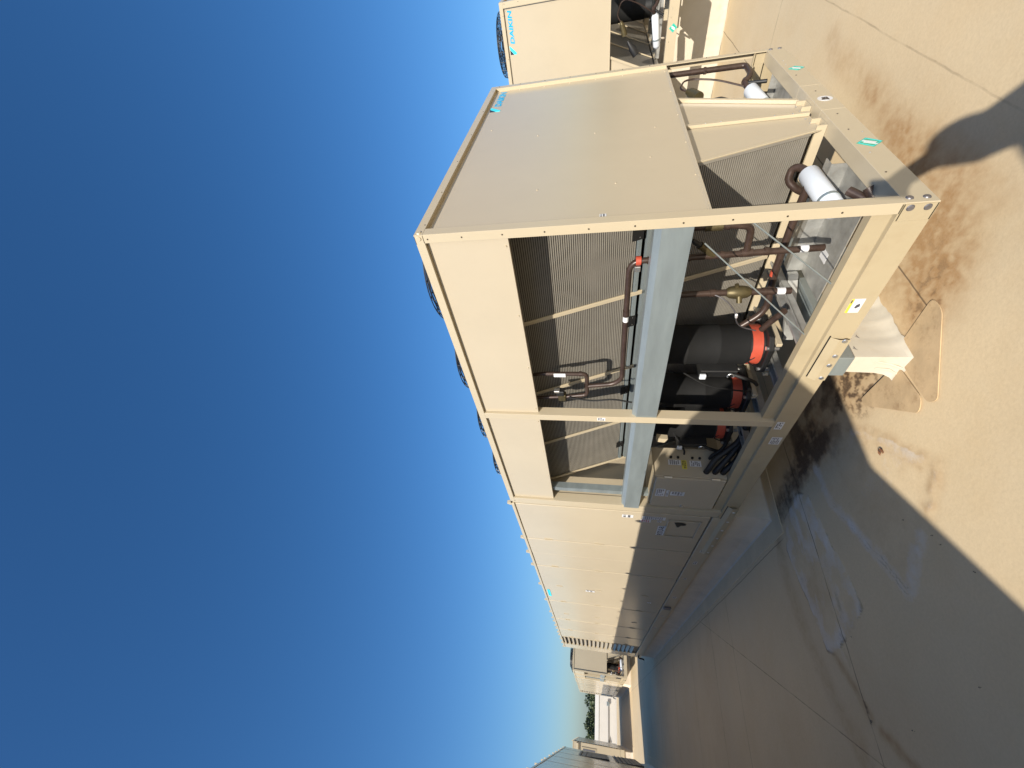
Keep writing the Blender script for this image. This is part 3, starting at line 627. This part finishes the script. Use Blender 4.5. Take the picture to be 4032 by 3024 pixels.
d = pdist(wx, wy, [(-1.085,2.60),(-1.25,2.48),(-1.405,2.377)]); brown += .7*(1-sm(d,.0,.06)); dark += .25*(1-sm(d,.0,.05))
d = pdist(wx, wy, [(-1.48,2.30),(-1.53,2.22),(-1.62,2.10),(-1.7,1.95)]); brown += .8*(1-sm(d,.0,.06)); dark += .2*(1-sm(d,.0,.05))
d = pdist(wx, wy, [(-1.30,2.40),(-1.42,2.40),(-1.5,2.4)]); dark += .8*(1-sm(d,.0,.02))*sm(n3,.4,.6)
d = pdist(X_, Y_, [(-.18,3.1),(-.18,13.3)]); dark += .16*(1-sm(d,.05,.35))*sm(n1,.3,.7)
near = 1-sm(np.hypot(X_, Y_-2), 4.5, 6.0)
dark += .10*sm(n2,.62,.8)
st = fbm(X_*.9, Y_*3.2, 5, 60, 5); st2 = fbm(X_, Y_, 3.2, 70, 5)
reg = (1-sm(pdist(wx, wy, [(.0,2.5),(-.5,2.5),(-1.0,2.4)]), .15, .42))
pale += .42*reg*sm(st,.42,.68)*sm(st2,.3,.6); dark += .22*reg*sm(fbm(X_*.9, Y_*3.2, 7, 80, 5),.52,.72)
reg2 = inside(wx, wy, [(.05,2.1),(-.226,2.05),(-.553,1.86),(-.92,1.63),(-.75,1.36),(-.56,1.13),(-.47,1.07),(-.2,1.3),(.05,1.55)])
pale += np.where(reg2, .30*sm(st2,.40,.66)*(.5+n3), 0); brown *= (.50+.42*sm(n3,.2,.8))
wear = np.stack([np.clip(brown,0,1), np.clip(pale,0,1), np.clip(dark,0,1), np.ones_like(brown)], 1).astype(np.float32)
zz = zz + .004*(n5-.5)*near
nx, ny = len(xs), len(ys)
idx = np.arange(nx*ny).reshape(ny, nx)
faces = np.stack([idx[:-1,:-1], idx[:-1,1:], idx[1:,1:], idx[1:,:-1]], -1).reshape(-1, 4)
me = bpy.data.meshes.new('roof_membrane')
me.vertices.add(nx*ny); me.vertices.foreach_set('co', np.stack([X_, Y_, G+zz], 1).astype(np.float32).ravel())
me.loops.add(faces.size); me.loops.foreach_set('vertex_index', faces.ravel().astype(np.int32))
me.polygons.add(len(faces)); me.polygons.foreach_set('loop_start', np.arange(0, faces.size, 4, dtype=np.int32)); me.polygons.foreach_set('loop_total', np.full(len(faces), 4, np.int32))
me.update(calc_edges=True); me.polygons.foreach_set('use_smooth', np.ones(len(faces), bool))
ca = me.color_attributes.new('wear', 'FLOAT_COLOR', 'POINT'); ca.data.foreach_set('color', wear.ravel())
def roof_material():
    m = bpy.data.materials.new('roof_membrane'); m.use_nodes = True; t = m.node_tree; L = t.links; b = t.nodes['Principled BSDF']
    b.inputs['Roughness'].default_value = .8; b.inputs['Specular IOR Level'].default_value = .12
    g = N(t, 'ShaderNodeNewGeometry'); sep = N(t, 'ShaderNodeSeparateXYZ'); L.new(g.outputs['Position'], sep.inputs[0])
    at_ = N(t, 'ShaderNodeVertexColor', layer_name='wear'); sc = N(t, 'ShaderNodeSeparateColor'); L.new(at_.outputs[0], sc.inputs[0])
    def noise(s, d=5, r=.6):
        n = N(t, 'ShaderNodeTexNoise'); n.inputs['Scale'].default_value = s; n.inputs['Detail'].default_value = d; n.inputs['Roughness'].default_value = r; L.new(g.outputs['Position'], n.inputs['Vector']); return n.outputs[0]
    def rng(x, a, b_, c, d_):
        r = N(t, 'ShaderNodeMapRange'); r.inputs[1].default_value = a; r.inputs[2].default_value = b_; r.inputs[3].default_value = c; r.inputs[4].default_value = d_; L.new(x, r.inputs[0]); return r.outputs[0]
    def mix(f, a, b_, bt='MIX'):
        n = N(t, 'ShaderNodeMix', data_type='RGBA', blend_type=bt)
        for s, v in ((0, f), (6, a), (7, b_)):
            if isinstance(v, (float, int)): n.inputs[s].default_value = v
            elif isinstance(v, tuple): n.inputs[s].default_value = (*v, 1)
            else: L.new(v, n.inputs[s])
        return n.outputs[2]
    def math_(op, a, b_=None):
        n = N(t, 'ShaderNodeMath', operation=op)
        for s, v in ((0, a), (1, b_)):
            if v is None: continue
            if isinstance(v, (float, int)): n.inputs[s].default_value = v
            else: L.new(v, n.inputs[s])
        return n.outputs[0]
    col = mix(rng(noise(.45, 6, .65), .35, .65, 0, 1), (.645,.505,.315), (.585,.475,.31))
    col = mix(rng(noise(2.2, 7, .7), .45, .75, 0, .5), col, (.56,.415,.235))
    col = mix(rng(noise(70, 4, .7), .35, .7, 0, .22), col, (.38,.305,.20))
    def dissolve(ch, nz, k, c):      # grainy break-up of a wear mask
        f = math_('MULTIPLY', math_('SUBTRACT', math_('ADD', math_('MULTIPLY', ch, 1.25), nz), .80), k)
        n = N(t, 'ShaderNodeClamp'); L.new(f, n.inputs[0]); return mix(math_('MULTIPLY', n.outputs[0], rng(ch, 0, .25, 0, 1)), col, c)
    col = mix(math_('MULTIPLY', sc.outputs[0], rng(noise(25, 4, .7), .2, .7, .65, 1.1)), col, (.38,.235,.115))
    col = dissolve(sc.outputs[1], noise(60, 8, .8), 1.05, (.62,.57,.50))
    col = dissolve(sc.outputs[2], noise(90, 8, .8), .95, (.09,.06,.04))
    # lap seams: thin dirt lines along the sheet joints
    wob = math_('MULTIPLY', math_('SUBTRACT', noise(1.6, 3), .5), .03); wob2 = math_('MULTIPLY', math_('SUBTRACT', noise(20, 3), .5), .006)
    yy = math_('ADD', math_('ADD', sep.outputs[1], wob), wob2); xx = math_('ADD', math_('ADD', sep.outputs[0], wob), wob2)
    seam = None
    def line(coord, v, w, s):
        nonlocal seam
        dd = math_('ABSOLUTE', math_('SUBTRACT', coord, v)); l = rng(dd, w*.4, w, s, 0); l = math_('MULTIPLY', l, rng(noise(5, 4), .35, .6, .25, 1)); seam = l if seam is None else math_('MAXIMUM', seam, l)
    for v, s in ((-.135,.32),(2.41,.85),(5.0,.7),(5.99,.9),(7.57,.6),(9.6,.5),(12.2,.5),(15.5,.5),(-2.2,.6),(19.5,.5),(24,.5),(28,.5)): line(yy, v, .006 if v < 8 else .012, s)
    # one diagonal joint and the apron edge beside the curb
    dg = math_('ADD', math_('MULTIPLY', sep.outputs[0], .945), math_('MULTIPLY', sep.outputs[1], -.326)); line(math_('ADD', dg, wob2), -2.32, .005, .6)
    s7 = rng(math_('ABSOLUTE', math_('SUBTRACT', xx, -.20)), .002, .006, .6, 0); seam = math_('MAXIMUM', seam, math_('MULTIPLY', s7, rng(sep.outputs[1], 2.9, 3.0, 0, 1))); line(xx, 3.6, .01, .5); line(xx, -9.0, .01, .5)
    s6 = rng(math_('ABSOLUTE', math_('SUBTRACT', yy, .627)), .0024, .006, .7, 0); seam = math_('MAXIMUM', seam, math_('MULTIPLY', s6, rng(sep.outputs[0], .10, .13, 0, 1)))
    col = mix(seam, col, (.07,.05,.035))
    L.new(col, b.inputs['Base Color'])
    bp = N(t, 'ShaderNodeBump'); bp.inputs['Strength'].default_value = .2; bp.inputs['Distance'].default_value = .004
    hgt = math_('ADD', math_('ADD', noise(45, 4, .6), math_('MULTIPLY', noise(7, 3), 1.5)), math_('MULTIPLY', seam, -1.5)); L.new(hgt, bp.inputs['Height']); L.new(bp.outputs[0], b.inputs['Normal'])
    return m
roof = structure(link('roof_membrane', me, roof_material()))
# the building below and the land beyond
structure(MB().box(-42,-22,-8.0,42,37.4,G-.03).build('roof_slab', PARA))
land = MB(); land.add([(-2500,-2500,-8.05),(2500,-2500,-8.05),(2500,2500,-8.05),(-2500,2500,-8.05)], [(0,1,2,3)]); structure(land.build('ground', SOIL))

# ------------------------------------------------------------------ curbs under the cabinets
def curb(name, label, x0, x1, y0, y1, g0, zt, flare=.025, apron=.2):
    o = thing(name, label, 'roof curb', (x0, y0, g0), 0, 'membrane wrapped roof curbs')
    a, b, h = x1-x0, y1-y0, zt-g0
    mb = MB(); n = 30
    def ringp(off, z): return [(-off,-off,z),(a+off,-off,z),(a+off,b+off,z),(-off,b+off,z)]
    rows = [ringp(0,h-.002), ringp(.004,h*.5), ringp(.008,.09), ringp(flare,.012), ringp(flare+.02,.006)]
    for i in range(len(rows)-1):
        mb.add(rows[i]+rows[i+1], [(k,(k+1) % 4,4+(k+1) % 4,4+k) for k in range(4)])
    mb.add(rows[0], [(0,1,2,3)])
    mb.build('curb_wall', CURBM, o)
    ap = MB(); r0 = ringp(flare+.018,.0065); r1 = ringp(apron,.0055); r2_ = ringp(apron+.004,-.004)
    ap.add(r0+r1, [(k,(k+1) % 4,4+(k+1) % 4,4+k) for k in range(4)]); ap.add(r1+r2_, [(k,(k+1) % 4,4+(k+1) % 4,4+k) for k in range(4)])
    ap.build('curb_apron', APRON, o)
    return o
curb('roof_curb', 'grey membrane curb under the long cabinet of the RTU-8 unit', .045, W-.045, 3.075, 12.92, G, 0.0)
# membrane wrapped rail under the condenser
def support(name, label, length, h, loc, rz):
    o = thing(name, label, 'support rail', loc, rz, 'wrapped support rails')
    mb = MB(); w_ = .118; per = []; st = .03
    def seg(p, q):
        k = max(2, int(math.dist(p, q)/st)); return [(p[0]+(q[0]-p[0])*i/k, p[1]+(q[1]-p[1])*i/k) for i in range(k)]
    cs = [(0,0),(length,0),(length,w_),(0,w_)]
    for i in range(4): per += seg(cs[i], cs[(i+1) % 4])
    n = len(per); lv = [(h-.088,0,.0),(h*.55,.002,.3),(.10,.004,.6),(.055,.010,1),(.022,.022,1.4),(.008,.036,1.4),(.001,.05,1.4)]
    for (z, off, wob) in lv:
        for i, (x, y) in enumerate(per):
            dx = -1 if x <= 1e-6 else (1 if x >= length-1e-6 else 0); dy = -1 if y <= 1e-6 else (1 if y >= w_-1e-6 else 0)
            k = wob*.006*(math.sin(i*.9)+math.sin(i*2.3+1.0))*.5
            mb.v.append((x+dx*(off+k), y+dy*(off+k), z+.003*wob*math.sin(i*.37)))
    mb.f = [(j*n+(i+1) % n, j*n+i, (j+1)*n+i, (j+1)*n+(i+1) % n) for j in range(len(lv)-1) for i in range(n)] + [tuple(range(n))]
    wr = mb.build('membrane_wrap', WRAPM, o, smooth=True)
    MB().tube([(-.004,.03,.13),(-.010,.045,.06),(-.035,.05,.012)], [.003,.008,.004], 8).build('membrane_fold', WRAPM, wr, smooth=True)
    MB().tube([(-.004,.085,.11),(-.012,.085,.05),(-.03,.10,.012)], [.003,.007,.003], 8).build('membrane_fold', WRAPM, wr, smooth=True)
    MB().prism([(-.012,h-.09),(w_+.012,h-.09),(w_+.012,h-.002),(-.012,h-.002)], 0, -.02, length+.02).build('steel_cap', GALV, o, bevel=.002)
    for (x, z, s) in ((.14,h*.5,1),(.32,h*.42,-1),(.05,h*.62,1)):
        mb = MB(); 
        for k in range(3): mb.tube([(x+.006*k,-.0012,z+.004*k),(x+.012*s+.008*k,-.0016,z+.018-.004*k)], .0012, 4)
        mb.build('scuff_mark', BOLTM, wr)
    return o
sp = support('support_rail', 'cream membrane wrapped rail with steel cap under the open condenser corner', W-.07, .338, (.035,.88,G), 0)
def patch(pts, z):
    me_pts = []
    n = len(pts); vs = [Vector((*p, 0)) for p in pts]
    for i in range(n):
        a = vs[i-1]-vs[i]; b = vs[(i+1) % n]-vs[i]; k = min(.035, a.length*.4, b.length*.4); A = vs[i]+a.normalized()*k; B = vs[i]+b.normalized()*k
        for j in range(5):
            t = j/4; me_pts.append(tuple((A*(1-t)**2+vs[i]*2*t*(1-t)+B*t*t).xy))
    return MB().prism(me_pts, 2, z, z+.004)
for pts, z, lb in (([(.14,.575),(.05,.575),(-.265,.86),(-.235,.915),(.0,.925),(.12,.86)], G+.004, 'brown triangular membrane patch on the roof nearest the open corner'),
               ([(.085,1.30),(.04,1.31),(-.25,.985),(-.20,.925),(.02,.945),(.06,1.05)], G+.0082, 'brown triangular membrane patch on the roof beside the shadow edge')):
    tag(patch(pts, z).build('membrane_patch', PATCHM), lb, 'roof patch', 'membrane patches by the support rail')

# ------------------------------------------------------------------ other rooftop units
SKIP = ('screw','bolt','unit_plate','data_plate','label_sticker','warning_sticker','round_sticker','blue_sticker','plate_lettering','lettering','yellow_band','printed_mark','printed_border','printed_emblem','pipe_sleeve','pipe_tag','wire_tag','scuff','logo_mark','logo_lettering','mounting_bolt','hinge','knob','access_hole','access_frame')
def base(n): return n.split('.')[0]
def copy_unit(loc, rz, label, skip=(), keep=None):
    r = unit.copy(); COL.objects.link(r); r.location = loc; r.rotation_euler = (0,0,rz); r['label'] = label
    for ch in list(unit.children):
        if base(ch.name) in skip: continue
        if keep and not keep(ch): continue
        c = ch.copy(); COL.objects.link(c); c.parent = r
        for g_ in list(ch.children):
            if base(g_.name) in skip: continue
            d_ = g_.copy(); COL.objects.link(d_); d_.parent = c
            for q in list(g_.children):
                pass
    return r
copy_unit((-.03,18.97,0), 0, 'distant beige rooftop unit seen beyond the far louvered end of the RTU-8 unit', skip=SKIP)
nb = copy_unit((4.90,-.156+W,.37), -math.pi/2, 'right-hand beige rooftop unit cut by the picture edge with brighter blue lettering', skip=('unit_plate','data_plate','plate_lettering','blue_sticker','lifting_bracket','access_frame','access_hole','crankcase_band','band_buckle'))
support('support_rail', 'white wrapped rail under the right-hand rooftop unit', W-.07, .708, (4.90+.88,-.156+W-.035,G), -math.pi/2)
curb('roof_curb', 'tall membrane curb under the cabinet of the right-hand rooftop unit', 4.90+3.08, 4.9+12.9, -.156+.05, -.156+W-.05, G, .37)
curb('roof_curb', 'low membrane curb under the distant rooftop unit beyond the louvered end', .015, W-.075, 18.97+3.075, 18.97+12.92, G, 0.0)
def long_unit(label, x0, y0, y1, hoods, louvers, endwin):
    o = thing('rooftop_unit', label, 'rooftop unit', (x0, y0, 0), 0, 'rooftop units'); Lh = y1-y0
    MB().box(.01,.01,.165,W-.03,Lh-.01,2.06).build('cabinet_shell', DARKM, o)
    MB().box(0,0,0,W,Lh,.164).build('cabinet_base', PAINT, o, bevel=.003)
    MB().box(-.01,-.01,2.066,W+.01,Lh+.01,2.10).build('cabinet_roof', PAINT, o, bevel=.004)
    y = .0; rr = random.Random(int(y1*10)); k = 0
    while y < Lh-.1:
        st = min(rr.choice((.55,.8,1.05,1.05)), Lh-y)
        if Lh-y-st < .3: st = Lh-y
        MB().box(W-.025,y+.004,.172,W+.003*(k % 2),y+st-.004,2.062).build('cabinet_panel', PAINT2, o, bevel=.004)
        MB().box(-.003*(k % 2),y+.004,.172,.008,y+st-.004,2.062).build('cabinet_panel', PAINT2, o, bevel=.004)
        MB().prism([(y-.03,2.1002),(y+.03,2.1002),(y+.03,2.115),(y+.012,2.15),(y-.012,2.15),(y-.03,2.115)], 0, W-.02, W+.008).build('roof_lug', PAINT, o)
        y += st; k += 1
    n = 3
    for i in range(n):
        a, b = .005+W/n*i, W/n*(i+1)-.005; z1 = 2.062
        MB().box(a,-.004,.172,b,.009,z1).build('end_panel', PAINT2, o, bevel=.004)
    if endwin:
        MB().box(W-.75,-.02,1.12,W-.14,-.0045,1.72).build('end_window_frame', PAINT, o, bevel=.004); MB().box(W-.70,-.024,1.17,W-.19,-.0205,1.67).build('end_window', BOLTM, o)
        MB().prism([(-.005,1.95),(-.10,1.90),(-.10,1.86),(-.005,1.86)], 0, .3, W-.05).build('end_hood', PAINT, o)
    for (ya, yb, za, zb) in hoods:
        hd = MB().prism([(W+.004,zb),(W+.03,za+(zb-za)*.15),(W+.03,za),(W+.004,za)], 1, ya-y0, yb-y0).build('intake_hood', DARKM, o)
        for k in range(6):
            z = za+(zb-za)*(k+.5)/6; MB().box(W+.004,ya-y0+.03,z-.004,W+.034,yb-y0-.03,z+.004).build('hood_slat', DARKM, hd)
    for (ya, yb) in louvers:
        MB().box(W+.0035,ya-y0,.25,W+.005,yb-y0,2.04).build('louver_back', DARKM, o)
        for k in range(17):
            z = 2.03-.105*k; MB().prism([(W+.006,z),(W+.03,z-.055),(W+.027,z-.06),(W+.006,z-.01)], 1, ya-y0, yb-y0).build('louver_blade', PAINT2, o)
    return o
LA = long_unit('shaded grey-looking rooftop unit at the lower left picture edge with dark intake hoods', -2.25-W, 1.0, 15.9, [(12.6,15.0,.86,1.60),(12.7,15.6,.05,.70)], [], False)
long_unit('farther left rooftop unit with sunlit end and a side that mirrors the white wall', -2.21-W, 22.0, 31.4, [], [(22.1,22.9)], True)
# unseen canopy added on its near end: side wall and roof cut to shape the shadow on the roof and the RTU-8 unit
MB().prism([(0,-1.75),(W-.95,-1.78),(W-.27,-.92),(W-.05,-.012),(0,-.012)], 2, 2.06, 2.10).build('shadow_canopy', PAINT, LA)
MB().box(.0,-1.75,.0,.03,-.012,2.0595).build('shadow_canopy_side', PAINT, LA)
curb('roof_curb', 'shaded membrane curb under the left rooftop unit with intake hoods', -2.25-W+.045, -2.25-.045, 1.05, 15.85, G, 0.0)
curb('roof_curb', 'shaded membrane curb under the farther left rooftop unit', -2.21-W+.045, -2.21-.045, 22.05, 31.35, G, 0.0)

# ------------------------------------------------------------------ parapet and trees
pw = thing('parapet_wall', 'long white parapet wall with bright coping across the far roof edge', 'wall', (0,37.5,G))
MB().box(-42,0,-.05,42,.3,1.235).build('wall', PARA, pw)
MB().box(-42.05,-.045,1.24,42.05,.345,1.52).build('coping', COPING, pw, bevel=.01)
cn = thing('conduit_run', 'thin dark conduit with small box running along the white parapet', 'conduit', (-6,37.44,.235))
MB().cyl((0,0,0),(5.9,0,0),.02,n=6).build('conduit', DARKM, cn); MB().box(5.7,-.06,-.08,5.95,.0,.12).build('junction_box', GALV, cn, bevel=.01)
MB().prism([(3.55,.05),(3.85,-.02),(3.55,-.12)], 1, -.05, -.02).build('bracket', BLACK, cn)
def leaf_cluster(n, rx, ry, rz, seed, size):
    r = np.random.default_rng(seed); vs = []; fs = []
    blobs = [(r.normal(0,.55,3)*np.array((rx,ry,rz))*.8, r.uniform(.35,.6)) for _ in range(14)]
    for i in range(n):
        c, br = blobs[r.integers(len(blobs))]; d_ = r.normal(size=3); d_ /= np.linalg.norm(d_); p = c+d_*br*np.array((rx,ry,rz))*(r.random()**.4)
        u = r.normal(size=3); u /= np.linalg.norm(u); v = np.cross(u, r.normal(size=3)); v /= np.linalg.norm(v); s = size*r.uniform(.6,1.3)
        k = len(vs); vs += [tuple(p-u*s), tuple(p+v*s*.5), tuple(p+u*s), tuple(p-v*s*.5)]; fs.append((k,k+1,k+2,k+3))
    return vs, fs
tl = ['tall dark tree rising beside the distant rooftop unit', 'dark round tree behind the white parapet right of the gap', 'olive tree in the middle of the row behind the parapet', 'low dark tree behind the parapet below the skyline bump',
      'bushy tree making the small bump on the tree line', 'dark tree behind the parapet left of the bump', 'leftmost dark tree touching the farther left unit', 'tree hidden mostly behind the distant rooftop unit', 'tree hidden mostly behind the farther left unit']
specs = [(2.3,60,2.7,2.4),(.95,61,2.15,1.7),(.1,62,1.95,1.7),(-.8,60,1.85,1.6),(-1.6,61,2.1,1.4),(-2.4,62,1.9,1.6),(-3.4,60,1.85,1.7),(5.0,63,2.6,2.6),(-6.5,62,2.2,2.4)]
for i, (x, y, zt, r_) in enumerate(specs):
    t = thing('tree', tl[i], 'tree', (x,y,-8.05), 0, 'trees behind the parapet'); hgt = zt+8.05
    rr = random.Random(i); zc = hgt-2.6
    tr = MB().tube([(0,0,0),(.1*rr.uniform(-1,1),.1,hgt*.3),(.2*rr.uniform(-1,1),0,hgt*.55),(0,0,hgt*.85)], [.22,.17,.12,.04], 8)
    for k in range(6):
        a = rr.uniform(0,6.28); z = hgt*rr.uniform(.45,.7); tr.tube([(0,0,z),(r_*.5*math.cos(a),r_*.5*math.sin(a),z+.9),(r_*.9*math.cos(a),r_*.9*math.sin(a),z+1.3)], [.08,.05,.02], 6)
    tr.build('trunk', BARK, t, smooth=True)
    vs, fs = leaf_cluster(9000, r_*1.15, r_, 2.4, 100+i, .13)
    zmax = np.percentile([v[2] for v in vs], 99.5); mb = MB(); mb.v = [(v[0], v[1], v[2]+hgt-zmax) for v in vs]; mb.f = fs
    mb.build('crown', (LEAF, LEAF3, LEAF2)[i % 3], t)

# ------------------------------------------------------------------ small litter on the roof
def litter(name, label, x, y, s, seed, m=DRYLEAF, cat='debris'):
    r = random.Random(seed); mb = MB()
    for k in range(5):
        a = r.uniform(0,6.28); l = s*r.uniform(.4,1); c = Vector((x+r.uniform(-.3,.3)*s, y+r.uniform(-.3,.3)*s, G+.006+r.uniform(0,.01)))
        u = Vector((math.cos(a),math.sin(a),r.uniform(-.2,.3)))*l*.5; v = Vector((-math.sin(a),math.cos(a),r.uniform(-.3,.3)))*l*.2
        q = [c-u, c+v, c+u, c-v]; mb.add([*q, *[p+Vector((0,0,-.002)) for p in q]], [(0,1,2,3),(7,6,5,4),(0,4,5,1),(1,5,6,2),(2,6,7,3),(3,7,4,0)])
    return tag(mb.build(name, m), label, cat)
litter('dry_leaf', 'curled brown dry leaf on the sunlit roof by the silt ring', -.25, 1.35, .038, 1, cat='leaf')
bits = [(-.75,1.28),(-.80,1.26),(-.95,1.15),(-1.02,2.30),(-.62,1.42),(-1.33,1.42),(-1.47,2.0),(-1.43,2.38)]
blab = ['dark speck nearest the shadow edge on the shaded roof', 'dark speck just inside the shadow edge', 'dark speck on shaded roof midway along the shadow edge', 'dark bit beside the long seam under the silt crust', 'dark speck below the angled silt streak', 'lone dark speck out on the shaded roof', 'dark speck near the picture bottom beyond the rust streak', 'dark clump on the seam next to the rust streak']
for i, (x, y) in enumerate(bits):
    o = litter('debris_bit', blab[i], x, y, .006 if i < 7 else .014, 20+i, DARKM); o['group'] = 'dark specks on the roof'

# ------------------------------------------------------------------ photographer standing behind the phone: casts the shadow at the corner
PX, PY = -2.26, -1.50
Fh = Vector((math.sin(yaw), math.cos(yaw), 0)); Rh = Vector((math.cos(yaw), -math.sin(yaw), 0))
def pp(f, r, z): return Vector((PX,PY,G)) + Fh*f + Rh*r + Vector((0,0,z))
def person():
    V = []; E_ = []; R_ = []
    def v(p, r, parent=None):
        V.append(p); R_.append(r)
        if parent is not None: E_.append((parent, len(V)-1))
        return len(V)-1
    pel = v(pp(0,0,.93), .15); ab = v(pp(.01,0,1.08), .135, pel); ch = v(pp(.02,0,1.27), .15, ab); up_ = v(pp(.02,0,1.40), .10, ch)
    nk = v(pp(.02,0,1.48), .058, up_); hb = v(pp(.03,0,1.55), .075, nk); hc = v(pp(.035,0,1.62), .095, hb); ht = v(pp(.03,0,1.70), .06, hc)
    hands = []
    for s in (-1, 1):
        hp = v(pp(0,s*.10,.88), .095, pel); kn = v(pp(.03,s*.12,.50), .062, hp); an = v(pp(0,s*.13,.10), .045, kn); he = v(pp(.05,s*.135,.05), .045, an); to = v(pp(.17,s*.15,.04), .035, he)
        sh_ = v(pp(.02,s*.17,1.40), .068, up_)
        if s > 0: el_, wr, palm = pp(.33,.22,1.33), pp(.60,.135,1.47), pp(.69,.12,1.51)
        else: el_, wr, palm = pp(.06,-.28,1.12), pp(.14,-.27,.87), pp(.17,-.26,.79)
        e = v(el_, .062, sh_); w2 = v(wr, .044, e); pa = v(palm, .036, w2)
        dirn = (palm-wr).normalized(); side = Rh if s > 0 else Fh; upv = dirn.cross(side).normalized()
        if s > 0:        # fingers close round the phone edge
            ph = CAM - fwd*.022
            for k in range(4):
                b0 = palm + dirn*.035 + Vector((0,0,1))*(.03-.02*k); f1 = v(b0, .0095, pa); f2 = v(b0+dirn*.03+Rh*.012, .0088, f1); v(b0+dirn*(.052-.004*abs(k-1))-Rh*.004, .0075, f2)
            t1 = v(palm+Vector((0,0,-.035))+dirn*.01-Rh*.01, .0105, pa); v(palm+Vector((0,0,-.05))+dirn*.05-Rh*.03, .009, t1)
        else:
            for k in range(4):
                b0 = palm + dirn*.05 + Fh*(.03-.02*k); f1 = v(b0, .0095, pa); f2 = v(b0+dirn*.032+Rh*.008, .0088, f1); v(b0+dirn*(.055-.005*abs(k-1))+Rh*.02, .0078, f2)
            t1 = v(palm+Fh*.04+dirn*.01, .0105, pa); v(palm+Fh*.05+dirn*.05, .009, t1)
    ns = v(pp(.135,0,1.605), .014, hc)
    for s in (-1,1): v(pp(.025,s*.095,1.61), .018, hc)
    me = bpy.data.meshes.new('p'); me.from_pydata([tuple(p) for p in V], E_, [])
    o = bpy.data.objects.new('p', me); COL.objects.link(o)
    md = o.modifiers.new('s', 'SKIN'); md.use_smooth_shade = True
    for i, d_ in enumerate(me.skin_vertices[0].data): d_.radius = (R_[i], R_[i]); d_.use_root = (i == 0)
    sd = o.modifiers.new('d', 'SUBSURF'); sd.levels = 2; sd.render_levels = 2
    dg = bpy.context.evaluated_depsgraph_get(); dg.update()
    nm = bpy.data.meshes.new_from_object(o.evaluated_get(dg)); bpy.data.objects.remove(o)
    nm.materials.clear()
    for m_ in (SKIN, SHIRT, JEANS, BOOT): nm.materials.append(m_)
    wr_ = pp(.60,.135,1.47); wl_ = pp(.14,-.27,.87)
    for p in nm.polygons:
        c = Vector(p.center); h = c.z-G; q = c-Vector((PX,PY,G)); fw = q.dot(Fh); rt = q.dot(Rh)
        if h > 1.47 and fw < .3: k = 0
        elif fw > .40 and h > 1.2: k = 0
        elif rt < -.20 and h < 1.10 and h > .6: k = 0
        elif h < .12: k = 3
        elif h < .97: k = 2
        else: k = 1
        p.material_index = k
    nm.update()
    root = thing('person', 'person in grey shirt and jeans holding up a phone behind the camera', 'person', (PX,PY,G))
    inv = Matrix.Translation(-Vector((PX,PY,G))); nm.transform(inv)
    b = bpy.data.objects.new('body', nm); COL.objects.link(b); b.parent = root
    nm.polygons.foreach_set('use_smooth', [True]*len(nm.polygons))
    O = Vector((PX,PY,G)); mb = MB(); n = 20
    for i in range(9):
        th = i/8*math.pi*.62
        for k in range(n):
            a = 2*math.pi*k/n; back = .012 if math.cos(a) < .2 else 0
            p = pp(.02,0,1.625) + (Fh*math.cos(a)*(.108+back)+Rh*math.sin(a)*.10)*math.sin(th) + Vector((0,0,1))*.118*math.cos(th) + (Vector((0,0,.05))*(math.cos(a) > .35)*(i > 5))
            mb.v.append(tuple(p-O))
    mb.f = [(i*n+k,i*n+(k+1) % n,(i+1)*n+(k+1) % n,(i+1)*n+k) for i in range(8) for k in range(n)]
    mb.build('hair', HAIR, root, smooth=True)
    for s in (-1,1):
        c = pp(.115,s*.033,1.63)-O; MB().tube([c-Fh*.012, c-Fh*.004, c+Fh*.004, c+Fh*.008], [.004,.012,.012,.004], 10).build('eye', WHITE, root, smooth=True)
    c = pp(.118,0,1.56)-O; MB().tube([c-Rh*.028, c+Fh*.006, c+Rh*.028], [.003,.006,.003], 8).build('mouth', mat('lips', (.32,.12,.10)), root, smooth=True)
person()
# the phone: just behind the lens
pc = CAM - fwd*.016 - r2*.0 + d2*0
ph = MB()
hx, hy = .074, .036
c0 = pc - d2*(-.055)*0 + r2*.018
# lens sits near one end of the phone; its long side runs along the picture's width, which is upright in the hand
ctr = pc + d2*.058 + r2*.018
vs = []
for a, b in ((-1,-1),(1,-1),(1,1),(-1,1)):
    vs.append(ctr + d2*hx*a + r2*hy*b)
vs2 = [p - fwd*.008 for p in vs]
ph.add([*vs, *vs2], [(0,1,2,3),(7,6,5,4),(0,4,5,1),(1,5,6,2),(2,6,7,3),(3,7,4,0)])
tag(ph.build('phone', BLACK, bevel=.002), 'dark phone held up by the person behind the camera', 'phone')
